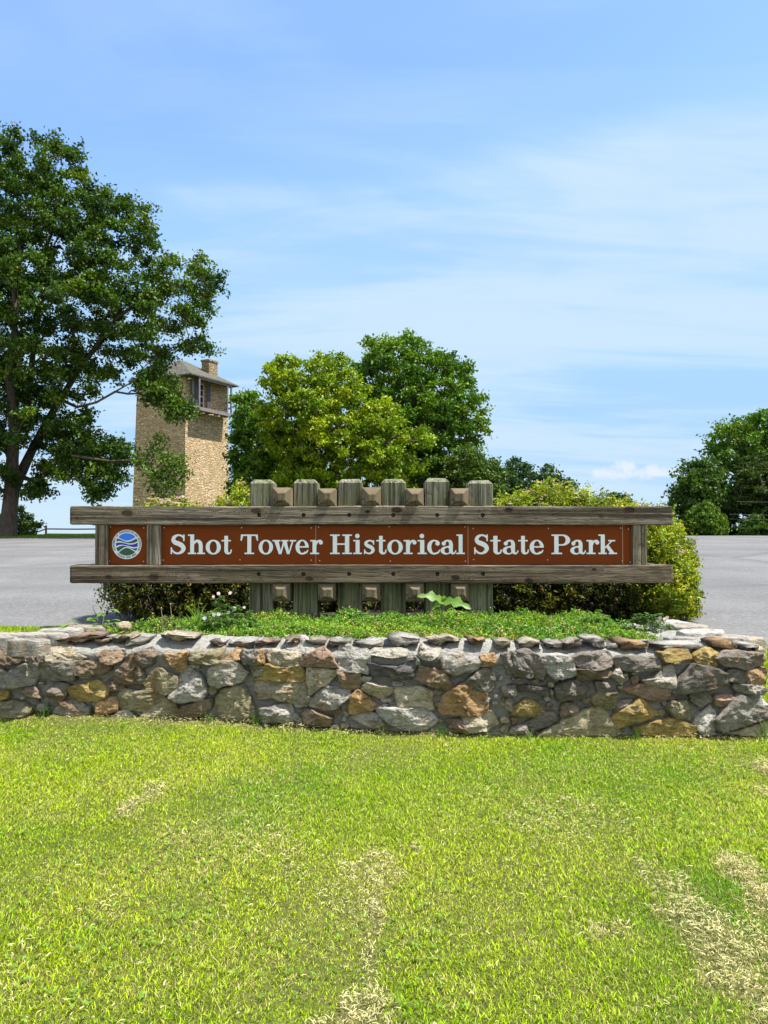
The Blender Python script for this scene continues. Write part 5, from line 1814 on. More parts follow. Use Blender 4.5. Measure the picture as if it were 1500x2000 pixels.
C2 = [(680, 720), (695, 685), (722, 652), (752, 645), (785, 638), (815, 652), (850, 660), (880, 668), (893, 700), (925, 712), (942, 738), (958, 760), (955, 800), (962, 835), (945, 855), (948, 880), (960, 905), (968, 990), (780, 990), (700, 900), (670, 800)]
tree('oak_tree', 'tall dark green round crowned tree rising behind and right of the yellow-green tree', 'tree', 66, C2, (850, 1000),
     [[(848, None, 0.55), (845, 960, 0.5), (830, 880, 0.38), (812, 800, 0.28), (795, 720, 0.15)], [(830, 880, 0.3), (860, 820, 0.22, -1), (885, 760, 0.12, -1)], [(830, 880, 0.25), (780, 830, 0.2, 1), (740, 740, 0.1, 1)], [(845, 960, 0.25), (890, 900, 0.16, 1), (920, 820, 0.1, 1)]],
     330, 150, 1.25, 0.34, GD, 21, 5.5, group='trees behind the sign', tip=0.035, holes=[[(842, 760), (868, 752), (872, 766), (850, 775)], [(900, 885), (915, 880), (912, 896)], [(858, 790), (875, 790), (868, 805)]])
C3 = [(447, 765), (462, 752), (486, 752), (505, 765), (520, 790), (560, 820), (610, 880), (650, 925), (660, 990), (440, 990), (446, 880)]
tree('leafy_tree', 'dark green bushy tree close against the right side of the stone tower', 'tree', 62, C3, (520, 1000),
     [[(520, None, 0.4), (518, 940, 0.34), (505, 860, 0.22), (490, 790, 0.1)], [(518, 940, 0.25), (560, 880, 0.18), (590, 860, 0.1)]],
     150, 150, 1.15, 0.33, GD, 22, 4.2, group='trees behind the sign', tip=0.035)
C1 = [(488, 745), (512, 728), (505, 712), (528, 706), (545, 688), (572, 686), (600, 700), (618, 683), (640, 692), (662, 678), (684, 690), (690, 715), (712, 742), (722, 772), (755, 775), (778, 780), (796, 815), (786, 832), (818, 832), (848, 846), (850, 872), (828, 892), (838, 915), (812, 930), (808, 992), (500, 992), (530, 920), (510, 850), (498, 800), (520, 770)]
tree('yellow_green_tree', 'bright yellow-green tree in the middle of the group behind the sign posts', 'tree', 56, C1, (660, 1000),
     [[(660, None, 0.42), (660, 950, 0.36), (645, 870, 0.26), (640, 780, 0.14), (650, 720, 0.07)], [(645, 870, 0.2), (590, 800, 0.13, -1), (555, 730, 0.06, -1)], [(660, 950, 0.22), (720, 880, 0.16, -1), (780, 850, 0.08, -2)]],
     360, 150, 1.0, 0.29, GY, 23, 4.8, group='trees behind the sign', tip=0.03, holes=[[(508, 775), (528, 782), (522, 795), (508, 790)], [(690, 800), (705, 790), (716, 812)]])
tree('leafy_tree', 'low mid green tree at the right foot of the tall dark green tree', 'tree', 60,
     [(868, 890), (895, 872), (925, 870), (950, 885), (975, 905), (990, 925), (992, 990), (850, 990)], (920, 1000),
     [[(920, None, 0.3), (920, 960, 0.22), (922, 910, 0.1)]], 70, 150, 1.0, 0.29, [(0.07, 0.13, 0.02), (0.05, 0.10, 0.016), (0.10, 0.15, 0.02)], 24, 3.0, group='trees behind the sign', tip=0.03)
tree('leafy_tree', 'distant blue-green tree rising behind the golden shrubs, right of the last sign post', 'tree', 95,
     [(962, 925), (980, 900), (1005, 893), (1030, 898), (1042, 915), (1048, 945), (1045, 1000), (955, 1000)], (1005, 1020),
     [[(1005, None, 0.4), (1005, 990, 0.3), (1003, 930, 0.12)]], 60, 120, 1.35, 0.42, GB, 25, 3.5, group='distant trees right of the posts', tip=0.05)
tree('leafy_tree', 'distant blue-green tree with a slanting top, left of the small cloud', 'tree', 98,
     [(1038, 930), (1052, 907), (1072, 903), (1090, 920), (1112, 935), (1128, 945), (1120, 1000), (1030, 1000)], (1075, 1020),
     [[(1075, None, 0.4), (1075, 990, 0.3), (1070, 935, 0.12)]], 50, 120, 1.35, 0.42, GB, 26, 3.5, group='distant trees right of the posts', tip=0.05)
tree('leafy_tree', 'tiny far treetop peeping over the golden shrubs beneath the small cloud', 'tree', 100,
     [(1184, 968), (1195, 957), (1208, 960), (1220, 954), (1228, 972), (1240, 975), (1238, 1010), (1180, 1010)], (1205, 1022),
     [[(1205, None, 0.3), (1205, 1000, 0.22), (1206, 970, 0.1)]], 22, 90, 1.2, 0.4, GB, 27, 2.0, group='distant trees right of the posts', tip=0.05)
# right-hand group
tree('oak_tree', 'tall spreading tree at the right edge, beyond the crest of the road', 'tree', 56,
     [(1374, 862), (1386, 838), (1402, 826), (1420, 812), (1445, 812), (1462, 800), (1500, 792), (1580, 790), (1680, 840), (1700, 1000), (1500, 1040), (1430, 1000), (1425, 940), (1384, 905)], (1520, 1050),
     [[(1520, None, 0.5), (1515, 960, 0.4), (1500, 880, 0.25), (1490, 820, 0.1)], [(1515, 960, 0.3), (1460, 900, 0.2, -1), (1420, 850, 0.08, -1)]],
     260, 130, 1.1, 0.30, GD, 28, 5, group='trees beyond the right road', tip=0.035, holes=[[(1402, 922), (1420, 915), (1428, 925), (1415, 938), (1404, 932)], [(1425, 935), (1436, 932), (1434, 950)]])
tree('leafy_tree', 'mid green tree behind the rounded light green bush, right of the sign', 'tree', 53,
     [(1295, 985), (1302, 962), (1318, 940), (1325, 912), (1345, 898), (1375, 886), (1400, 900), (1425, 935), (1440, 980), (1445, 1060), (1310, 1060), (1322, 1015)], (1400, 1050),
     [[(1402, None, 0.35), (1425, 1005, 0.28), (1410, 960, 0.18), (1370, 930, 0.08)], [(1425, 1005, 0.2), (1350, 985, 0.08, -1), (1320, 965, 0.04, -1)]],
     150, 130, 0.95, 0.27, [(0.055, 0.115, 0.018), (0.035, 0.08, 0.016), (0.08, 0.14, 0.02)], 29, 3.6, group='trees beyond the right road', tip=0.03)
tree('hemlock_tree', 'dark yellowish green tree with layered boughs at the right edge behind the wires', 'tree', 50,
     [(1442, 890), (1470, 882), (1520, 870), (1580, 880), (1620, 1060), (1440, 1060), (1432, 960)], (1520, 1050),
     [[(1520, None, 0.32), (1520, 980, 0.25), (1518, 900, 0.1)]],
     190, 150, 0.85, 0.22, [(0.045, 0.085, 0.010), (0.028, 0.06, 0.010), (0.07, 0.10, 0.012)], 30, 3.6, group='trees beyond the right road', tip=0.03, flatc=0.35, aspect=0.4)
tree('rounded_bush', 'rounded bright green bush at the far edge of the road right of the sign', 'bush', 47,
     [(1330, 1030), (1338, 1008), (1352, 992), (1368, 978), (1384, 976), (1402, 988), (1416, 1006), (1426, 1030), (1424, 1052), (1334, 1052)], (1380, 1046),
     [[(1380, None, 0.12), (1380, 1030, 0.09), (1380, 1000, 0.04)], [(1380, 1030, 0.06), (1358, 1010, 0.03)], [(1380, 1030, 0.06), (1402, 1010, 0.03)]],
     130, 120, 0.42, 0.15, [(0.085, 0.165, 0.012), (0.055, 0.12, 0.010), (0.12, 0.19, 0.016)], 31, 1.5, tip=0.012, bias=(0.2, 0, 0.5))
tree('low_bush', 'low spreading green bush at the right edge under the wires', 'bush', 47,
     [(1436, 1035), (1450, 1012), (1475, 1002), (1510, 1008), (1560, 1015), (1570, 1052), (1436, 1052)], (1490, 1046),
     [[(1490, None, 0.08), (1490, 1032, 0.06), (1490, 1015, 0.03)]],
     80, 110, 0.42, 0.15, [(0.07, 0.135, 0.014), (0.045, 0.095, 0.012)], 32, 1.4, tip=0.012)
tree('low_bush', 'dark low thicket between the light bush and the sign end, at the road edge', 'bush', 49,
     [(1290, 1040), (1300, 1022), (1322, 1012), (1345, 1020), (1350, 1054), (1280, 1054)], (1318, 1046),
     [[(1318, None, 0.07), (1318, 1030, 0.04)]],
     40, 110, 0.42, 0.16, GD, 33, 1.2, tip=0.012)
tree('low_bush', 'small loose green shrub behind the foot of the large left tree', 'bush', 42,
     [(-30, 1000), (20, 992), (40, 985), (58, 998), (76, 1016), (88, 1018), (78, 1038), (62, 1052), (-30, 1052)], (35, 1046),
     [[(35, None, 0.05), (38, 1030, 0.04), (45, 1005, 0.02)], [(38, 1030, 0.03), (70, 1022, 0.01)]],
     70, 80, 0.42, 0.15, [(0.085, 0.15, 0.02), (0.06, 0.12, 0.02), (0.12, 0.18, 0.03)], 34, 1.2, tip=0.008)
# ------------------------------------------------------------------ fence and wires
def fence():
    D = 58
    m = plain('dark_rail_wood', (0.022, 0.016, 0.014), 0.9, 0.3, 6)
    root = empty('rail_fence', tuple(P(90, 1050, D)), 'dark wooden rail fence on the hill brow between left tree and sign', 'fence')
    posts = [(38, 1043, 56), (90, 1026, D), (206, 1026, D + 1), (322, 1026, D + 2)]
    for px, py, d in posts:
        t = P(px, py, d); g = float(ground_z(t.x, d)) - .2
        mb = MB(); mb.tube([(t.x, t.y, g), (t.x, t.y, t.z)], 0.08, 8); mb.build('post', m, root)
    for (a, b) in zip(posts[:-1], posts[1:]):
        for off in (7, 17):
            p, q = P(a[0], a[1] + off, a[2]), P(b[0], b[1] + off, b[2])
            mb = MB(); mb.tube([p, p.lerp(q, .5) + Vector((0, 0, -.02)), q], 0.052, 6); mb.build('rail', m, root)
fence()


def wires():
    m = plain('cable_grey', (0.10, 0.10, 0.10), 0.5, bmp=0)
    for (y0, y1, lab) in ((979, 976, 'topmost thin overhead wire crossing the right edge trees'), (1004, 1002, 'middle thin overhead wire crossing the right edge trees'), (1013.5, 1010, 'lowest thin overhead wire crossing the right edge trees')):
        D = 44.0
        mb = MB()
        a = P(1425 if y0 > 1000 else 1438, y0, D + 1); b = P(1640, y1 - 3, D - 2)
        pts = []
        for k in range(13):
            t = k / 12; q = a.lerp(b, t); q.z -= 0.12 * math.sin(math.pi * t); pts.append(q)
        mb.tube(pts, 0.008, 5)
        o = mb.build('overhead_wire', m); tag(o, lab, 'wire', 'overhead wires at the right edge')
wires()
# ------------------------------------------------------------------ shrubs behind and around the sign
def shrub(label, blobs, n, seed, cols, flowers=0, base=None, leaf=0.036, group='flowering shrubs around the sign', top=None):
    """blobs: list of (px, py, D, rx_px, ry_px, rd_m); leaves fill a shell of each blob"""
    rng = np.random.default_rng(seed)
    B = []
    for (px, py, D, rx, ry, rd) in blobs:
        c = np.array(P(px, py, D)); B.append((c, np.array([rx * D / F, rd, ry * D / F])))
    vol = np.array([b[1][0] * b[1][2] + b[1][0] * b[1][1] for b in B]); w = vol / vol.sum()
    gz = -0.72
    bx = np.mean([b[0][0] for b in B]); by = np.mean([b[0][1] for b in B])
    root = empty('flowering_shrub', (bx, by, gz), label, 'shrub', group)
    # sprig centres
    ns = n // 16
    which = rng.choice(len(B), ns, p=w)
    d = rng.normal(size=(ns, 3)); d /= np.linalg.norm(d, axis=1)[:, None]
    rad = 1 - np.abs(rng.normal(size=ns)) * 0.20
    rad = np.clip(rad, 0.15, 1.06) + (rng.uniform(size=ns) < .06) * rng.uniform(.03, .18, ns)
    rad = rad * (1 + .10 * np.sin(d[:, 0] * 7 + seed) * np.sin(d[:, 2] * 8 + d[:, 1] * 5))
    C = np.array([B[k][0] for k in which]); Rr = np.array([B[k][1] for k in which])
    q = C + d * Rr * rad[:, None]
    # drop sprigs buried deep inside another blob
    keep = np.ones(ns, bool)
    for k, (c, r) in enumerate(B):
        e = np.linalg.norm((q - c) / r, axis=1)
        keep &= ~((e < 0.62) & (which != k))
    keep &= q[:, 2] > gz + 0.02
    # stay clear of the timbers
    keep &= ~((q[:, 1] < 6.44) & (q[:, 1] > 5.6) & (q[:, 2] > -0.42) & (q[:, 0] > (133 - 750) / F * 5.9 - .02) & (q[:, 0] < (1316 - 750) / F * 5.9 + .02))
    q, d = q[keep], d[keep]
    ns = len(q)
    per = 16
    dirn = d * 0.7 + np.array([0, -0.1, 0.75]) + rng.normal(size=(ns, 3)) * 0.35
    dirn /= np.linalg.norm(dirn, axis=1)[:, None]
    s = rng.uniform(0, 1, (ns, per, 1))
    L = 0.10
    cen = q[:, None, :] + dirn[:, None, :] * (s - 0.6) * L + rng.normal(size=(ns, per, 3)) * 0.018
    cols = np.asarray(cols, float)
    young = np.asarray([(0.52, 0.50, 0.05)])
    pick = cols[rng.integers(0, len(cols), ns)]
    # clumps of a different tone across the bush (new growth)
    tone = 0.5 + 0.5 * np.sin(q[:, 0] * 9 + seed) * np.sin(q[:, 2] * 11 + q[:, 1] * 7)
    pick = pick * (0.75 + 0.5 * tone[:, None])
    mixf = (s ** 2.2) * (0.55 * np.clip(tone, 0.25, 1)[:, None, None])
    col = pick[:, None, :] * (1 - mixf) + young[None] * mixf
    col = col * rng.uniform(0.75, 1.25, (ns, per, 1))
    # a few leaves redden at the tips
    red = (rng.uniform(size=(ns, per, 1)) < 0.05) & (s > 0.5)
    col = np.where(red, np.array([0.30, 0.13, 0.05]), col)
    cen = cen.reshape(-1, 3); col = col.reshape(-1, 3)
    size = leaf * rng.uniform(0.6, 1.25, len(cen))
    v, f, c = leaf_cloud(cen, size, col, rng, (0.15, -0.1, 0.8), 0.42)
    fast_mesh('foliage', v, f, M['needle'], root, cols=c)
    # stems from the ground to a share of the sprigs
    mb = MB()
    pr = random.Random(seed)
    for k in rng.choice(ns, min(ns, 150), replace=False):
        e = Vector(q[k]) - Vector(dirn[k]) * 0.05
        g = Vector((e.x * 0.45 + bx * 0.55 + pr.uniform(-.2, .2), max(6.0, e.y * 0.4 + by * 0.6 + pr.uniform(-.1, .1)), gz - .02))
        m1 = g.lerp(e, 0.55) + Vector((pr.uniform(-.05, .05), pr.uniform(-.02, .05), 0.12))
        if (5.6 < e.y < 6.44 or 5.6 < g.y < 6.44) and e.z > -0.4 and e.y < 6.5: continue
        mb.tube([g, m1, e], [0.006, 0.0045, 0.002], 4, cap=False)
    if mb.v: mb.build('stem', M['twig'], root)
    # flat pink flower heads: each is a dome of tiny florets
    if flowers:
        up = np.where((dirn[:, 2] > 0.3) & ((q[:, 2] > top) if top is not None else True))[0]
        up = rng.permutation(up)[:flowers]
        fv = []; fc = []; fs = []
        for k in up:
            cpt = q[k] + dirn[k] * 0.055
            m = 34
            a = rng.uniform(0, 2 * np.pi, m); rr = np.sqrt(rng.uniform(0, 1, m)) * 0.024 * rng.uniform(.6, 1.15)
            fl = np.stack([np.cos(a) * rr, np.sin(a) * rr, -rr * rr * 12 + 0.004], 1) + cpt + rng.normal(size=(m, 3)) * .0016
            fv.append(fl)
            tone_ = rng.uniform()
            base_c = np.array([0.80, 0.42, 0.46]) * (1 - tone_) + np.array([0.72, 0.58, 0.45]) * tone_
            fc.append(base_c * rng.uniform(.8, 1.1, (m, 1)))
        fv = np.concatenate(fv); fc = np.clip(np.concatenate(fc), 0, .9)
        v, f, c = leaf_cloud(fv, 0.0075 * rng.uniform(.8, 1.2, len(fv)), fc, rng, (0, -0.2, 1.4), 0.95)
        o = fast_mesh('flower_heads', v, f, M['petal'], root, cols=c)
    return root


YG = [(0.23, 0.31, 0.016), (0.14, 0.23, 0.014), (0.36, 0.38, 0.022), (0.08, 0.15, 0.012)]
GG = [(0.016, 0.034, 0.007), (0.010, 0.022, 0.005), (0.034, 0.058, 0.009)]  # leaf greens darkened to carry the shade under the sign
shrub('golden leaved shrub with pink flower heads rising just left of the first sign post', [(470, 1010, 6.85, 38, 62, .30), (440, 1025, 6.9, 42, 52, .30), (500, 1030, 6.9, 40, 60, .3), (545, 1020, 7.1, 40, 58, .25)], 15000, 1, YG, 26, top=0.2)
shrub('golden shrub whose top just clears the upper beam at the foot of the tower', [(300, 1045, 6.85, 50, 66, .32), (352, 1044, 6.9, 55, 70, .32), (400, 1060, 6.9, 50, 78, .3), (265, 1075, 6.85, 40, 70, .3)], 19000, 2, YG, 40, top=0.2)
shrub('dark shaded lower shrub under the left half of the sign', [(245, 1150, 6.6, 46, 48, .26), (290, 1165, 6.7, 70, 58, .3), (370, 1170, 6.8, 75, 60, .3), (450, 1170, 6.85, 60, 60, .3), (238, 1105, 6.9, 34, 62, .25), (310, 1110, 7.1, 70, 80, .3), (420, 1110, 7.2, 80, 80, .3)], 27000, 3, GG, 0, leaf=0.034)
shrub('mound of golden leaved shrub above the beam, right of the last sign post', [(1080, 1000, 7.1, 62, 60, .35), (1040, 1030, 7.0, 70, 66, .35), (1125, 1020, 7.0, 55, 62, .35), (990, 1045, 6.95, 50, 78, .3)], 25000, 4, YG, 52, top=0.2)
shrub('golden shrub top running low along the right end of the upper beam', [(1170, 1025, 6.95, 50, 60, .3), (1215, 1035, 6.9, 48, 58, .3), (1245, 1050, 6.85, 38, 66, .28)], 17000, 5, YG, 34, top=0.2)
shrub('dense yellow-green shrub with small pink flowers bulging past the right end of the sign', [(1274, 1105, 6.75, 60, 86, .42), (1292, 1145, 6.6, 58, 66, .40), (1322, 1100, 6.9, 34, 55, .3), (1330, 1170, 6.7, 32, 48, .3), (1270, 1050, 6.95, 48, 60, .3), (1300, 1060, 7.0, 32, 40, .3)], 42000, 6, YG, 70, top=-0.5)
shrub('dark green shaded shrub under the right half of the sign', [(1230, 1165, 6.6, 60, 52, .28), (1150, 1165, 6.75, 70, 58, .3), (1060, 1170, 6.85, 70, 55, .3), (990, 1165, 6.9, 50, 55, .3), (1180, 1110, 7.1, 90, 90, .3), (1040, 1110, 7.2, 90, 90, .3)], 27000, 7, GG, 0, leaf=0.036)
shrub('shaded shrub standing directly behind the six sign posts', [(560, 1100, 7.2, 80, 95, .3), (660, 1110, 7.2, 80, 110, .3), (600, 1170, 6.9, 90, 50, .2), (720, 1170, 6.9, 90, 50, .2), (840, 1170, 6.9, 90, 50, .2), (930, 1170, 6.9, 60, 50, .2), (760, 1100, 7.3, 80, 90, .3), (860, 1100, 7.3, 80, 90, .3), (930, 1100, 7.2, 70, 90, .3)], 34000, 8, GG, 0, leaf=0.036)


# ------------------------------------------------------------------ low ground cover on the bed
def groundcover():
    rng = np.random.default_rng(12)
    n = 9500
    x = rng.uniform(-1.75, 1.72, n * 2); y = rng.uniform(4.58, 5.95, n * 2)
    yf = np.interp(x, [-2.0, -1.5, -0.75, 0, 0.7, 1.35, 1.8], [4.98, 4.90, 4.80, 4.70, 4.62, 4.62, 4.85]) + 0.05 * np.sin(x * 6.3 + .7) + 0.03 * np.sin(x * 17 + 1) - 0.055
    left = np.clip((x + 1.55) / 0.5, 0, 1)
    ok = (y > yf) & (rng.uniform(size=len(x)) < 0.25 + 0.75 * left) & (x < 1.68 - 0.25 * np.maximum(0, y - 5.2))
    # sparser at the left end where other plants take over
    x, y = x[ok][:n], y[ok][:n]
    hump = 0.060 + 0.018 * np.sin(x * 4.3 + 1) * np.sin(y * 6) + 0.014 * np.sin(x * 11 + y * 5) + 0.020 * np.sin(x * 31 + 2 * np.sin(y * 19)) * np.sin(y * 37 + x * 7) + 0.018 * np.sin(x * 13.7 + 1.3 * np.sin(x * 5)) * sstep(5.0, 5.6, y) + 0.020 * sstep(-1.3, 0.0, x) * 1.0
    hump *= 0.35 + 0.65 * sstep(0, 0.08, y - np.interp(x, [-2.0, -1.5, -0.75, 0, 0.7, 1.35, 1.8], [4.96, 4.86, 4.76, 4.66, 4.58, 4.58, 4.8]) + 0.03)
    z = -0.715 + hump * (0.55 + 0.5 * rng.uniform(size=len(x)))
    per = 13
    ctr = np.stack([x, y, z], 1)
    up = np.stack([rng.normal(size=len(x)) * .35, rng.normal(size=len(x)) * .35 - .25, np.ones(len(x))], 1)
    up /= np.linalg.norm(up, axis=1)[:, None]
    s = rng.uniform(-0.6, 1, (len(x), per, 1))
    cen = ctr[:, None] + up[:, None] * s * 0.028 + rng.normal(size=(len(x), per, 3)) * 0.009
    tone = 0.5 + 0.5 * np.sin(x * 3.1 + 2) * np.cos(y * 5 + x)
    base_c = np.array([0.085, 0.21, 0.022])[None] * (1 - tone[:, None]) + np.array([0.18, 0.29, 0.025])[None] * tone[:, None]
    yel = rng.uniform(size=len(x)) < (0.05 + 0.22 * ((x > 0.1) & (x < 0.9) & (y < 4.95)))
    base_c[yel] = (0.34, 0.31, 0.05)
    pk = rng.uniform(size=len(x)) < 0.06
    base_c[pk] = (0.30, 0.20, 0.13)
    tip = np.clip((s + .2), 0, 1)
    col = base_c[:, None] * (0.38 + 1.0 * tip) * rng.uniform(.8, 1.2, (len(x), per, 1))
    cen = cen.reshape(-1, 3); col = np.clip(col.reshape(-1, 3), 0, .8)
    v, f, c = leaf_cloud(cen, 0.0185 * rng.uniform(.7, 1.25, len(cen)), col, rng, (0.0, -0.15, 0.9), 0.5)
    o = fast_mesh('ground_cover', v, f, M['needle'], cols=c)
    tag(o, 'low mat of small fleshy green leaves covering the bed between wall and sign', 'ground cover', kind='stuff')


groundcover()


# ------------------------------------------------------------------ individual plants in the bed
def leaf_blade(mb, base, tipdir, L, W_, bend=0.3, m=0, side=None, n=6, shape='oval', cup=0.15):
    """one real leaf: midrib curve with two rows"""
    tipdir = Vector(tipdir).normalized()
    side = Vector(side).normalized() if side is not None else tipdir.cross(Vector((0, 0, 1))).normalized()
    up = side.cross(tipdir).normalized()
    o = len(mb.v)
    for i in range(n + 1):
        t = i / n
        c = Vector(base) + tipdir * L * t - Vector((0, 0, 1)) * bend * L * t * t
        if shape == 'heart': w = W_ * (math.sin(math.pi * min(1, t * 0.93 + 0.07)) ** 0.6) * (1 - t * 0.45)
        elif shape == 'oval': w = W_ * math.sin(math.pi * (0.04 + 0.96 * t)) ** 0.8
        else: w = W_ * (1 - t) ** 0.6 * min(1, t * 6 + .5)
        w *= 0.5
        mb.v += [c - side * w + up * w * cup, c + up * 0, c + side * w + up * w * cup]
    for i in range(n):
        a = o + i * 3
        for k in (0, 1):
            mb.f.append((a + k, a + k + 1, a + k + 4, a + k + 3)); mb.m.append(m)


def plant_mat(name, c1, c2, trans=0.4):
    m, T, bs, out = mat(name)
    t = T.node('ShaderNodeTexCoord')
    n = T.noise(t.outputs['Object'], 22, 4, 0.6)
    cc_ = T.ramp(n, [(0.3, c1), (0.7, c2)])
    T.link(cc_, bs.inputs['Base Color']); bs.inputs['Roughness'].default_value = 0.5
    tr = T.node('ShaderNodeBsdfTranslucent'); T.link(T.mix(1.0, cc_, (1.3, 1.4, 0.5), 'MULTIPLY'), tr.inputs['Color'])
    mx = T.node('ShaderNodeMixShader'); mx.inputs[0].default_value = trans
    T.link(bs.outputs[0], mx.inputs[1]); T.link(tr.outputs[0], mx.inputs[2]); T.link(mx.outputs[0], out.inputs[0])
    return m


M['pl_light'] = plant_mat('light_green_leaf', (0.12, 0.24, 0.03), (0.20, 0.34, 0.05), 0.45)
M['pl_mid'] = plant_mat('mid_green_leaf', (0.06, 0.15, 0.025), (0.12, 0.23, 0.035), 0.4)
M['pl_grass'] = plant_mat('long_grass_leaf', (0.10, 0.17, 0.04), (0.22, 0.28, 0.09), 0.35)
M['pl_stem'] = plain('green_stem', (0.12, 0.16, 0.05), 0.6)
M['pl_dry'] = plain('dry_stem', (0.28, 0.21, 0.12), 0.8)
M['fl_lilac'] = plant_mat('lilac_petal', (0.62, 0.50, 0.74), (0.82, 0.76, 0.88), 0.25)
M['fl_pink'] = plant_mat('pale_pink_petal', (0.80, 0.55, 0.58), (0.88, 0.80, 0.78), 0.25)
M['fl_yellow'] = plain('flower_centre', (0.75, 0.50, 0.05), 0.6)
BZ = -0.70


def foot(px, D): return Vector(((px - 750) / F * D, D, BZ))


def heart_plant(px, D, hpx, label, n, seed, L=0.075, spread=0.13, group=None, name='leafy_seedling'):
    r = random.Random(seed)
    b = foot(px, D); top = P(px, hpx, D)
    root = empty(name, tuple(b), label, 'plant', group)
    st = MB(); lf = MB()
    H = top.z - b.z
    for s_ in range(max(1, n // 6)):
        lean_ = Vector((r.uniform(-1, 1) * spread * 0.6, r.uniform(-.05, .05), 0))
        h = H * r.uniform(0.6, 1.0)
        pts = [b, b + lean_ * .4 + Vector((0, 0, h * .5)), b + lean_ + Vector((0, 0, h))]
        st.tube(pts, [0.004, 0.003, 0.002], 5)
        for k in range(6):
            t = 0.25 + 0.75 * k / 5
            p = b + lean_ * t + Vector((0, 0, h * t))
            a = k * 2.4 + r.uniform(-.4, .4) + s_
            d = Vector((math.cos(a), math.sin(a) * .8 - 0.2, 0.25))
            q = p + d.normalized() * 0.03
            st.tube([p, q], 0.0015, 4)
            l = L * r.uniform(.7, 1.15)
            leaf_blade(lf, q, d, l, l * 0.8, r.uniform(.2, .6), shape='heart')
    st.build('stem', M['pl_stem'], root); lf.build('leaves', M['pl_light'], root, smooth=True)
    return root


heart_plant(200, 5.35, 1180, 'light green seedling with heart shaped leaves at the left end of the bed', 12, 1, 0.07, 0.17)
heart_plant(168, 5.12, 1205, 'low clump of broad pale green leaves on the left corner of the wall', 16, 2, 0.065, 0.22)
heart_plant(232, 5.15, 1208, 'small round leaved plant beside the tan stone at the left of the bed', 12, 3, 0.05, 0.14)


def grass_tuft(px, D, label, n, H, spread, seed, mat_='pl_grass', group=None, w=0.007, z=None, name='grass_tuft'):
    r = random.Random(seed)
    b = foot(px, D)
    if z is not None: b.z = z
    root = empty(name, tuple(b), label, 'grass', group)
    mb = MB()
    for k in range(n):
        a = r.uniform(0, 2 * math.pi); l = H * r.uniform(.45, 1.0); o_ = r.uniform(.15, 1) * spread
        d = Vector((math.cos(a), math.sin(a) * .6, 0))
        s0 = Vector((-d.y, d.x, 0))
        if s0.length < .1: s0 = Vector((1, 0, 0))
        s0 = (s0 * .5 + Vector((1, 0, 0)) * .5).normalized()
        o = len(mb.v); m = 7
        bb = b + Vector((r.uniform(-.02, .02), r.uniform(-.02, .02), -.01))
        for i in range(m + 1):
            t = i / m
            c = bb + d * o_ * t ** 1.8 + Vector((0, 0, l * (t - 0.28 * (o_ / max(H, .01)) * t ** 3)))
            ww = w * (1 - t) ** .5 * .5 + .0003
            mb.v += [c - s0 * ww, c + Vector((0, 0, 0)) + d * ww * .3, c + s0 * ww]
        for i in range(m):
            q = o + i * 3
            for kk in (0, 1): mb.f.append((q + kk, q + kk + 1, q + kk + 4, q + kk + 3)); mb.m.append(0)
    mb.build('blades', M[mat_], root, smooth=True)
    return root


grass_tuft(388, 5.25, 'arching tuft of long narrow leaves in the bed left of the lilac flowers', 26, 0.30, 0.22, 4, 'pl_light', w=.013)
grass_tuft(1038, 5.35, 'small tuft of pale grass in front of the dark shrub, right of the last post', 14, 0.20, 0.13, 5, 'pl_light', w=.010)


def ferny_plant(px, D, hpx, label, seed, n=46, rad=0.20, flowers=(), fm='fl_lilac', lm='pl_mid', L=0.032, group=None):
    """leafy mound of small lobed leaves carrying open flowers"""
    r = random.Random(seed)
    b = foot(px, D); H = P(px, hpx, D).z - b.z
    root = empty('flowering_plant', tuple(b), label, 'plant', group)
    st = MB(); lf = MB()
    for k in range(n):
        a = r.uniform(0, 2 * math.pi); rr = rad * math.sqrt(r.uniform(0, 1)); h = H * (1 - 0.6 * (rr / rad) ** 2) * r.uniform(.45, 1)
        e = b + Vector((math.cos(a) * rr, math.sin(a) * rr * .6, h))
        g = b + Vector((math.cos(a) * rr * .3, math.sin(a) * rr * .2, 0))
        st.tube([g, g.lerp(e, .5) + Vector((0, 0, h * .1)), e], [0.0022, .0018, .0012], 4, cap=False)
        for q in range(5):
            for s_ in (-1, 0, 1):
                aa = q * 1.26 + a + s_ * .38
                d = Vector((math.cos(aa), math.sin(aa) - .15, r.uniform(0, .5)))
                leaf_blade(lf, e + Vector((0, 0, r.uniform(-.012, .01))), d, L * (1.1 if s_ == 0 else .8) * r.uniform(.8, 1.2), L * .42, r.uniform(.1, .5), n=3)
    st.build('stem', M['pl_stem'], root); lf.build('leaves', M[lm], root, smooth=True)
    for (fx, fy, s_) in flowers:
        p = P(fx, fy, D - 0.03)
        fb = MB()
        d0 = Vector((r.uniform(-.5, .5), -1, r.uniform(0.1, .6))).normalized()
        u_ = d0.orthogonal().normalized(); v_ = d0.cross(u_)
        for k in range(6):
            a = k * math.pi / 3 + r.uniform(-.15, .15)
            dd = u_ * math.cos(a) + v_ * math.sin(a) + d0 * .25
            leaf_blade(fb, p, dd, s_, s_ * .55, .05, n=4, side=d0.cross(dd))
        fb.tube([p - d0 * .002, p + d0 * .006], [s_ * .16, s_ * .12], 8, m=1)
        fb.build('flower', [M[fm], M['fl_yellow']], root, smooth=True)
        sb = MB(); sb.tube([p - d0 * .004, p.lerp(b + Vector((0, 0, H * .6)), .5) + Vector((0, .01, 0)), b + Vector((0, 0, H * .4))], .0014, 4, cap=False); sb.build('stem', M['pl_stem'], root)
    return root


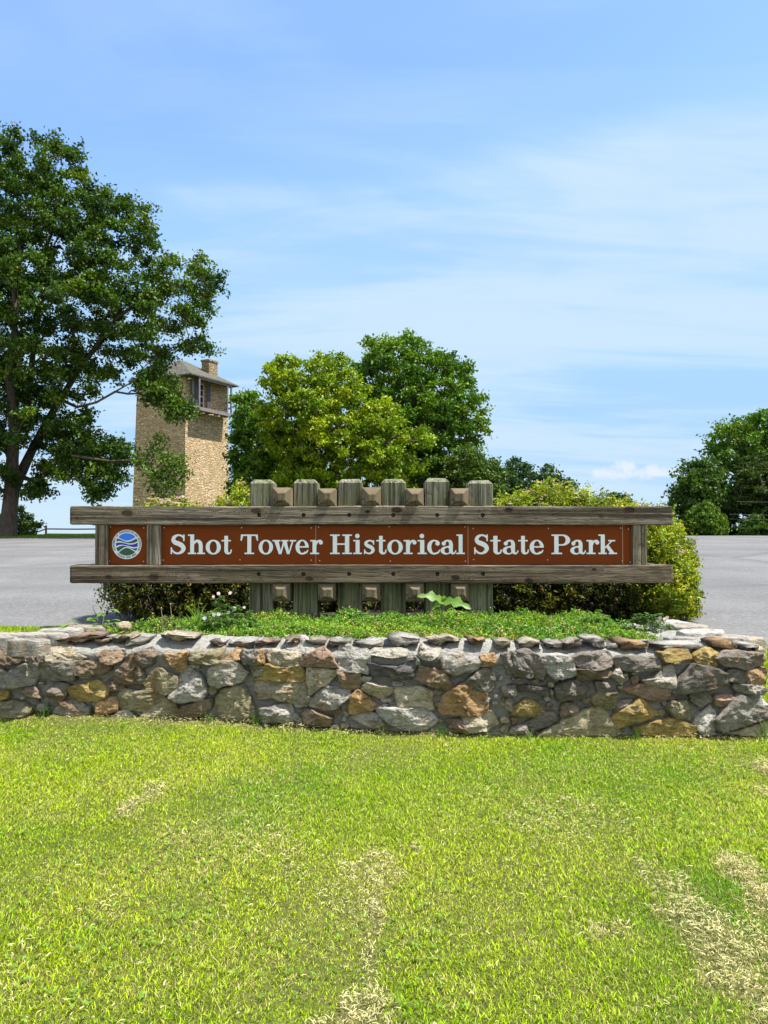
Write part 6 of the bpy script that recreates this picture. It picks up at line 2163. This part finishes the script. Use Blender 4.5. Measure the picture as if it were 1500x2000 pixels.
ferny_plant(455, 5.2, 1180, 'mound of lobed leaves with lilac star shaped flowers left of the first post', 6, 60, 0.20,
            [(400, 1207, .017), (418, 1200, .016), (427, 1199, .016), (458, 1189, .017), (447, 1196, .014), (434, 1224, .012), (412, 1213, .012)])
ferny_plant(428, 5.45, 1158, 'taller leafy plant with pale pink roses under the beam, left of the first post', 7, 26, 0.12,
            [(417, 1165, .013), (427, 1159, .015), (450, 1158, .017), (477, 1186, .012)], 'fl_pink')
ferny_plant(1262, 5.1, 1190, 'leafy plant with white and pink blossoms at the right end of the bed', 8, 48, 0.17,
            [(1289, 1207, .016), (1298, 1210, .018), (1303, 1206, .014), (1297, 1217, .012)], 'fl_pink')
ferny_plant(1160, 5.25, 1192, 'bright yellow-green feathery plant standing out of the ground cover on the right', 9, 60, 0.17, lm='pl_light', L=0.024)


def stalks():
    for px, hy, D, lab in ((315, 1190, 5.2, 'short dry stalk with a pale tip in the left of the bed'), (333, 1182, 5.25, 'taller dry stalk standing beside the short one in the bed')):
        b = foot(px + 4, D); t = P(px, hy, D)
        mb = MB(); mb.tube([b, b.lerp(t, .5) + Vector((.006, 0, 0)), t], [.003, .0025, .002], 5)
        mb.tube([t, t + Vector((0, 0, .008)), t + Vector((0, 0, .014))], [.004, .006, .003], 6)
        o = mb.build('dry_stalk', M['pl_dry']); tag(o, lab, 'stalk', 'dry stalks in the bed')
stalks()


def lobed_plant():
    """young plant with three big toothed, lobed leaves in front of the fifth post"""
    D = 5.32
    b = foot(862, D)
    root = empty('broadleaf_plant', tuple(b), 'young plant with large bright toothed leaves in front of the fourth and fifth posts', 'plant')
    j = P(866, 1176, D)
    mb = MB(); mb.tube([b, b.lerp(j, .6) + Vector((-.006, 0, 0)), j], [.005, .004, .003], 6)
    r = random.Random(3)
    lf = [((j), P(814, 1159, D - .06), 0.105, 0.25, -0.1), ((j), P(921, 1184, D - .10), 0.12, 0.30, 0.15), (j, P(842, 1187, D - .05), 0.055, .3, -.1), (j, P(868, 1158, D - .02), .05, .3, 0)]
    for (a, e, wd_, cup, tilt) in lf:
        d = (e - a); L = d.length; d.normalize()
        s_ = d.cross(Vector((0, -0.75, 0.66))).normalized(); up = s_.cross(d).normalized()
        if up.z < 0: up = -up
        lb = MB()
        # serrated, lobed outline in leaf coordinates
        n = 26
        out = []
        for sgn in (1, -1):
            row = []
            for i in range(n + 1):
                t = i / n
                w = math.sin(math.pi * t ** .8) ** .7 * (1 - .25 * t)
                lobe = 0.72 + 0.28 * math.cos((t * 2.6 - .35) * 2 * math.pi)
                tooth = 1 + 0.10 * (1 if i % 2 else -1)
                row.append((t, sgn * wd_ * .5 * w * lobe * tooth))
            out.append(row)
        def pos(t, w): return a + d * (L * t) + s_ * w + up * (abs(w) * cup * .5 + 0.12 * L * math.sin(math.pi * t) ) + Vector((0, 0, -.02 * t * t))
        o = 0
        for i in range(n + 1):
            lb.v += [pos(*out[0][i]), pos(out[0][i][0], out[0][i][1] * .5), pos(out[0][i][0], 0) - up * .002, pos(out[1][i][0], out[1][i][1] * .5), pos(*out[1][i])]
        for i in range(n):
            for k in range(4):
                q = i * 5 + k; lb.f.append((q, q + 1, q + 6, q + 5)); lb.m.append(0)
        lb.build('leaf', M['pl_light'], root, smooth=True)
    mb.build('stem', M['pl_stem'], root)


lobed_plant()


def bed_rock():
    D = 5.12
    c = P(243, 1224, D)
    me = bmesh.new(); bmesh.ops.create_icosphere(me, subdivisions=3, radius=1)
    from mathutils import noise as mn
    for v_ in me.verts:
        n = mn.noise(v_.co * 1.6) * .18 + mn.noise(v_.co * 5) * .05
        v_.co = Vector((v_.co.x * .052, v_.co.y * .045, v_.co.z * .036)) * (1 + n)
    m = bpy.data.meshes.new('r'); me.to_mesh(m); me.free()
    at = m.color_attributes.new('Col', 'FLOAT_COLOR', 'POINT'); at.data.foreach_set('color', np.tile(np.array([.46, .37, .2, 1], np.float32), len(m.vertices)))
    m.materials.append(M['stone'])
    o = bpy.data.objects.new('garden_rock', m); o.location = c; COL.objects.link(o)
    tag(o, 'single rounded tan rock lying among the leaves behind the left of the wall', 'rock')
bed_rock()

# weeds at the foot of the wall
for i, (px, py, H, n, lab) in enumerate([(88, 1400, .07, 14, 'weedy grass tuft at the foot of the wall, near its left end'), (412, 1405, .06, 12, 'short grass tuft against the wall foot below the lilac flowers'),
                                         (504, 1408, .075, 16, 'bright grass tuft against the wall foot below the first post'), (745, 1418, .055, 10, 'small grass tuft at the wall foot below the middle of the sign'),
                                         (862, 1422, .06, 12, 'thin grass tuft at the wall foot left of the large rust coloured stone'), (1030, 1432, .05, 9, 'tiny curled weed at the wall foot beneath a grey stone'),
                                         (1240, 1432, .06, 8, 'sparse weed at the wall foot between two ochre stones'), (1485, 1425, .09, 16, 'grass tuft at the right end of the wall foot')]):
    D = Dface(px) - 0.045
    grass_tuft(px, D, lab, n + 6, H * 1.7, H * .9, 60 + i, 'pl_mid' if i % 2 == 0 else 'pl_grass', 'weeds at the wall foot', w=.005, z=float(ground_z((px - 750) / F * D, D)), name='weed_tuft')


# ------------------------------------------------------------------ the lawn
def lawn():
    rng = np.random.default_rng(99)
    from math import pi
    # straw patches read off the photograph: (px, py, rx, ry, angle deg, strength)
    patches = [(262, 1572, 46, 26, -20, .9), (300, 1545, 30, 14, 0, .6), (215, 1760, 60, 40, -30, .22), (735, 1690, 60, 35, 0, .5), (735, 1780, 24, 60, 0, .9), (725, 1860, 26, 60, 0, .85), (710, 1960, 60, 48, 0, 1.0), (640, 1990, 60, 22, 0, .7),
               (810, 1652, 20, 8, 0, .8), (700, 1740, 60, 60, 0, .25), (1440, 1700, 52, 30, 10, .95), (1480, 1740, 50, 50, 0, .95), (1340, 1790, 60, 24, 5, .9), (1400, 1850, 70, 60, 20, 1.0), (1450, 1930, 70, 50, 35, 1.0), (1500, 1880, 60, 60, 0, .8), (1250, 1700, 60, 32, 0, .5), (1180, 1815, 60, 18, 0, .55),
               (1300, 1730, 50, 30, 0, .55), (1495, 1500, 26, 12, 0, .9), (1485, 1548, 26, 14, 0, .7), (1110, 1600, 120, 50, 0, .22), (60, 1850, 50, 120, 0, .16), (500, 1640, 160, 60, 0, .18), (1385, 1920, 50, 30, 0, .8), (1490, 1990, 60, 40, 0, .8)]
    def project(x, y, z):
        yc = y * math.cos(TH) + z * math.sin(TH); zc_ = -y * math.sin(TH) + z * math.cos(TH)
        return 750 + F * x / yc, 1000 - F * zc_ / yc
    # patch field evaluated in ground coordinates
    PG = []
    for (px, py, rx, ry, an, st_) in patches:
        k = (py - HY) / F
        d = 1.62 / (k + 0.115)
        cx = (px - 750) / F * d
        PG.append((cx, d, rx / F * d, ry / F * d / max(k, .1) * 1.0, R(an), st_))
    def fbm(x, y, seed, f0):
        r = np.random.default_rng(seed); out = np.zeros_like(x); amp = 1; f = f0; tot = 0
        for _ in range(5):
            for __ in range(3):
                a = r.uniform(0, 2 * pi); ph = r.uniform(0, 2 * pi)
                out += amp * np.sin((x * np.cos(a) + y * np.sin(a)) * f + ph); tot += amp
            amp *= .62; f *= 2.1
        return out / tot * 2.2
    def straw(x, y):
        s = np.zeros_like(x)
        wob = 1.6 * fbm(x, y, 55, 9.0)
        for (cx, cy, rx, ry, an, st_) in PG:
            dx, dy = x - cx, y - cy
            a = (dx * math.cos(an) + dy * math.sin(an)) / rx; b = (-dx * math.sin(an) + dy * math.cos(an)) / ry
            q = 1 - np.sqrt(a * a + b * b) + 0.28 * wob
            s = np.maximum(s, np.clip(q * 1.6, 0, 1) * st_)
        # dry rim at the foot of the wall
        wy = np.interp(x, [-3, -2.3, 0, 2.1], [4.66, 4.585, 4.389, 4.297])
        s = np.maximum(s, 0.75 * np.clip(1 - (wy - y) / 0.10, 0, 1) * (y < wy))
        return s
    wally = lambda x: np.interp(x, [-3.35, -2.75, -2.33, -1.53, 0, 2.1, 2.2], [5.5, 4.74, 4.585, 4.54, 4.389, 4.297, 4.6])
    def blades(n, xr, yr, keepf, Hm, W_, dry_p, flat, cl=0.0):
        x = rng.uniform(*xr, n); y = rng.uniform(*yr, n)
        k = keepf(x, y)
        x, y = x[k], y[k]
        n = len(x)
        z = ground_z(x, y)
        tone = fbm(x, y, 7, 2.3); t2 = fbm(x, y, 8, 9.0)
        st_ = straw(x, y)
        dry = rng.uniform(size=n) < (dry_p + 0.12 * np.clip(tone, -1, 1) + 0.10 * t2)
        H = Hm * rng.uniform(.45, 1.2, n) * (1 + .3 * np.clip(fbm(x, y, 9, 5.0), -1, 1))
        H = H * (1 - .45 * st_)
        a = rng.uniform(0, 2 * pi, n)
        lean_ = np.abs(rng.normal(size=n)) * .55 + flat
        dx, dy = np.cos(a), np.sin(a)
        # width axis: random but mostly facing the viewer so thin blades still read
        wa = rng.uniform(0, 2 * pi, n)
        wx, wy_ = np.cos(wa), np.sin(wa) * .5
        w = W_ * rng.uniform(.6, 1.3, n) * .5
        b = np.stack([x, y, z - .004], 1)
        hv = H / np.sqrt(1 + lean_ ** 2)
        mid = b + np.stack([dx * lean_ * hv * .35, dy * lean_ * hv * .35, hv * .6], 1)
        tip = b + np.stack([dx * lean_ * hv, dy * lean_ * hv, hv * (1 - .12 * np.minimum(lean_, 2))], 1)
        wv = np.stack([wx * w, wy_ * w, 0 * w], 1)
        v = np.stack([b - wv, b + wv, mid + wv * .85, mid - wv * .85, tip], 1)
        g = np.array([0.19, 0.34, 0.006])[None] * (1 - np.clip(.5 + tone * .5, 0, 1)[:, None]) + np.array([0.39, 0.48, 0.012])[None] * np.clip(.5 + tone * .5, 0, 1)[:, None]
        lush = np.clip(fbm(x, y, 10, 3.5) - .25, 0, 1)[:, None]
        g = g * (1 - lush * .6) + np.array([0.09, 0.27, 0.012]) * lush * .6
        dc = np.array([0.58, 0.54, 0.19])[None] * rng.uniform(.7, 1.15, (n, 1))
        c = np.where(dry[:, None], dc, g * (0.34 + 1.65 * rng.uniform(0, 1, (n, 1)) ** 1.25))
        sd = (rng.uniform(size=n) < st_ * .8)[:, None]
        c = np.where(sd, np.array([0.62, 0.53, 0.27])[None] * rng.uniform(.75, 1.2, (n, 1)), c)
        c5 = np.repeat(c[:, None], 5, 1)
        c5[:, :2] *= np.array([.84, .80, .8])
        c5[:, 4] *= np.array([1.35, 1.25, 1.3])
        return v, c5
    V, Cc, Ff = [], [], []
    def push(v, c):
        o = sum(len(a) for a in V)
        n = len(v)
        i = o + np.arange(n) * 5
        V.append(v.reshape(-1, 3)); Cc.append(c.reshape(-1, 3))
        Ff.append(np.concatenate([np.stack([i, i + 1, i + 2], 1), np.stack([i, i + 2, i + 3], 1), np.stack([i + 3, i + 2, i + 4], 1)]))
    view = lambda x, y, pad: (np.abs(x) < y * .52 + pad)
    front = lambda x, y: (y < wally(x) - .015)
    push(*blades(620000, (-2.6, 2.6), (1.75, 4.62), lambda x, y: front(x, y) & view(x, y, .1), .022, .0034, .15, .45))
    # thinner outside the picture
    push(*blades(110000, (-4.5, 4.5), (1.0, 5.3), lambda x, y: ((y < wally(x) - .015) | (np.abs(x) > 3.0)) & ~(view(x, y, .1) & (y > 1.75)), .04, .006, .25, .25))
    # bank at the right end and the sliver behind the left of the wall
    push(*blades(60000, (2.1, 4.5), (4.0, 5.5), lambda x, y: (x > 2.22 + .0 * y) & (y < 5.42 + .1 * (x - 2.4)), .045, .005, .2, .2))
    push(*blades(60000, (-4.3, -1.75), (4.8, 6.5), lambda x, y: (y > 5.02 + np.maximum(0, -2.35 - x) * 1.3) & (y < 6.38) & (x < -1.9), .04, .005, .2, .2))
    # clover leaves
    n = 3000
    x = rng.uniform(-2.4, 2.4, n); y = rng.uniform(1.9, 4.4, n)
    k = (fbm(x, y, 21, 3.0) > .15) & (straw(x, y) < .3) & (y < wally(x) - .05)
    x, y = x[k], y[k]
    ctr = np.stack([x, y, ground_z(x, y) + rng.uniform(.012, .028, len(x))], 1)
    cen = (ctr[:, None] + np.stack([np.cos(np.arange(3) * 2.094), np.sin(np.arange(3) * 2.094), np.zeros(3)], 1)[None] * .0055).reshape(-1, 3)
    cv, cf, cc_ = leaf_cloud(cen, .011 * rng.uniform(.7, 1.3, len(cen)), np.array([[.15, .28, .03]]) * rng.uniform(.7, 1.4, (len(cen), 1)), rng, (0, -.2, 2.2), .9)
    # loose straw lying on top
    m = 70000
    x = rng.uniform(-2.5, 2.5, m * 3); y = rng.uniform(1.75, 4.5, m * 3)
    s = straw(x, y)
    k = (rng.uniform(size=len(x)) < s * .8 + .02) & (y < wally(x) - .01)
    x, y, s = x[k], y[k], s[k]
    n = len(x)
    h = ground_z(x, y) + .014 + .022 * s * rng.uniform(.2, 1.3, n) * (1 + .5 * np.sin(x * 40) * np.sin(y * 37))
    a = rng.uniform(0, 2 * pi, n); L = rng.uniform(.006, .028, n); cu_ = rng.normal(size=n) * .35
    d = np.stack([np.cos(a), np.sin(a), rng.normal(size=n) * .22], 1); sd = np.stack([-np.sin(a), np.cos(a), rng.normal(size=n) * .6], 1) * .00085 * rng.uniform(.7, 1.6, (n, 1))
    c0 = np.stack([x, y, h], 1)
    e = c0 + d * L[:, None]; mid = c0 + d * L[:, None] * .5 + np.stack([-np.sin(a), np.cos(a), 0 * a], 1) * (cu_ * L)[:, None] * .4 + np.array([0, 0, .003])
    v = np.stack([c0 - sd, c0 + sd, mid + sd, mid - sd, e], 1)
    c = np.array([.62, .55, .28])[None, None] * rng.uniform(.7, 1.2, (n, 1, 1)) * np.ones((n, 5, 3))
    o1 = [len(V)]
    push(v, c)
    v_all = np.concatenate(V + [cv]); c_all = np.concatenate(Cc + [cc_])
    f_all = np.concatenate(Ff + [cf + sum(len(a) for a in V)])
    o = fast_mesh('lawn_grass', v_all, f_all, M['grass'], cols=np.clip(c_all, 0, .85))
    tag(o, 'short mown lawn with dry clippings lying in pale streaks', 'grass', kind='stuff')
    # strip of turf along the far left edge of the road
    n = 16000
    x = rng.uniform(-34, -9, n); y = rng.uniform(36.0, 47, n)
    z = ground_z(x, y)
    b = np.stack([x, y, z], 1); hh = rng.uniform(.04, .14, n)
    w = .03
    v = np.stack([b + np.array([-w, 0, -.02]), b + np.array([w, 0, -.02]), b + np.stack([rng.normal(size=n) * .03, 0 * x, hh], 1)], 1)
    k = y > 36.2 + 10.0 * sstep(-19, -7, x)
    v = v[k]; n = len(v)
    c = np.repeat(np.array([[.17, .26, .035]]) * rng.uniform(.7, 1.4, (n, 1)), 3, 0)
    o = fast_mesh('verge_grass', v.reshape(-1, 3), np.arange(n * 3).reshape(-1, 3), M['grass'], cols=c)
    tag(o, 'thin strip of grass beyond the far edge of the left road', 'grass', kind='stuff')


lawn()
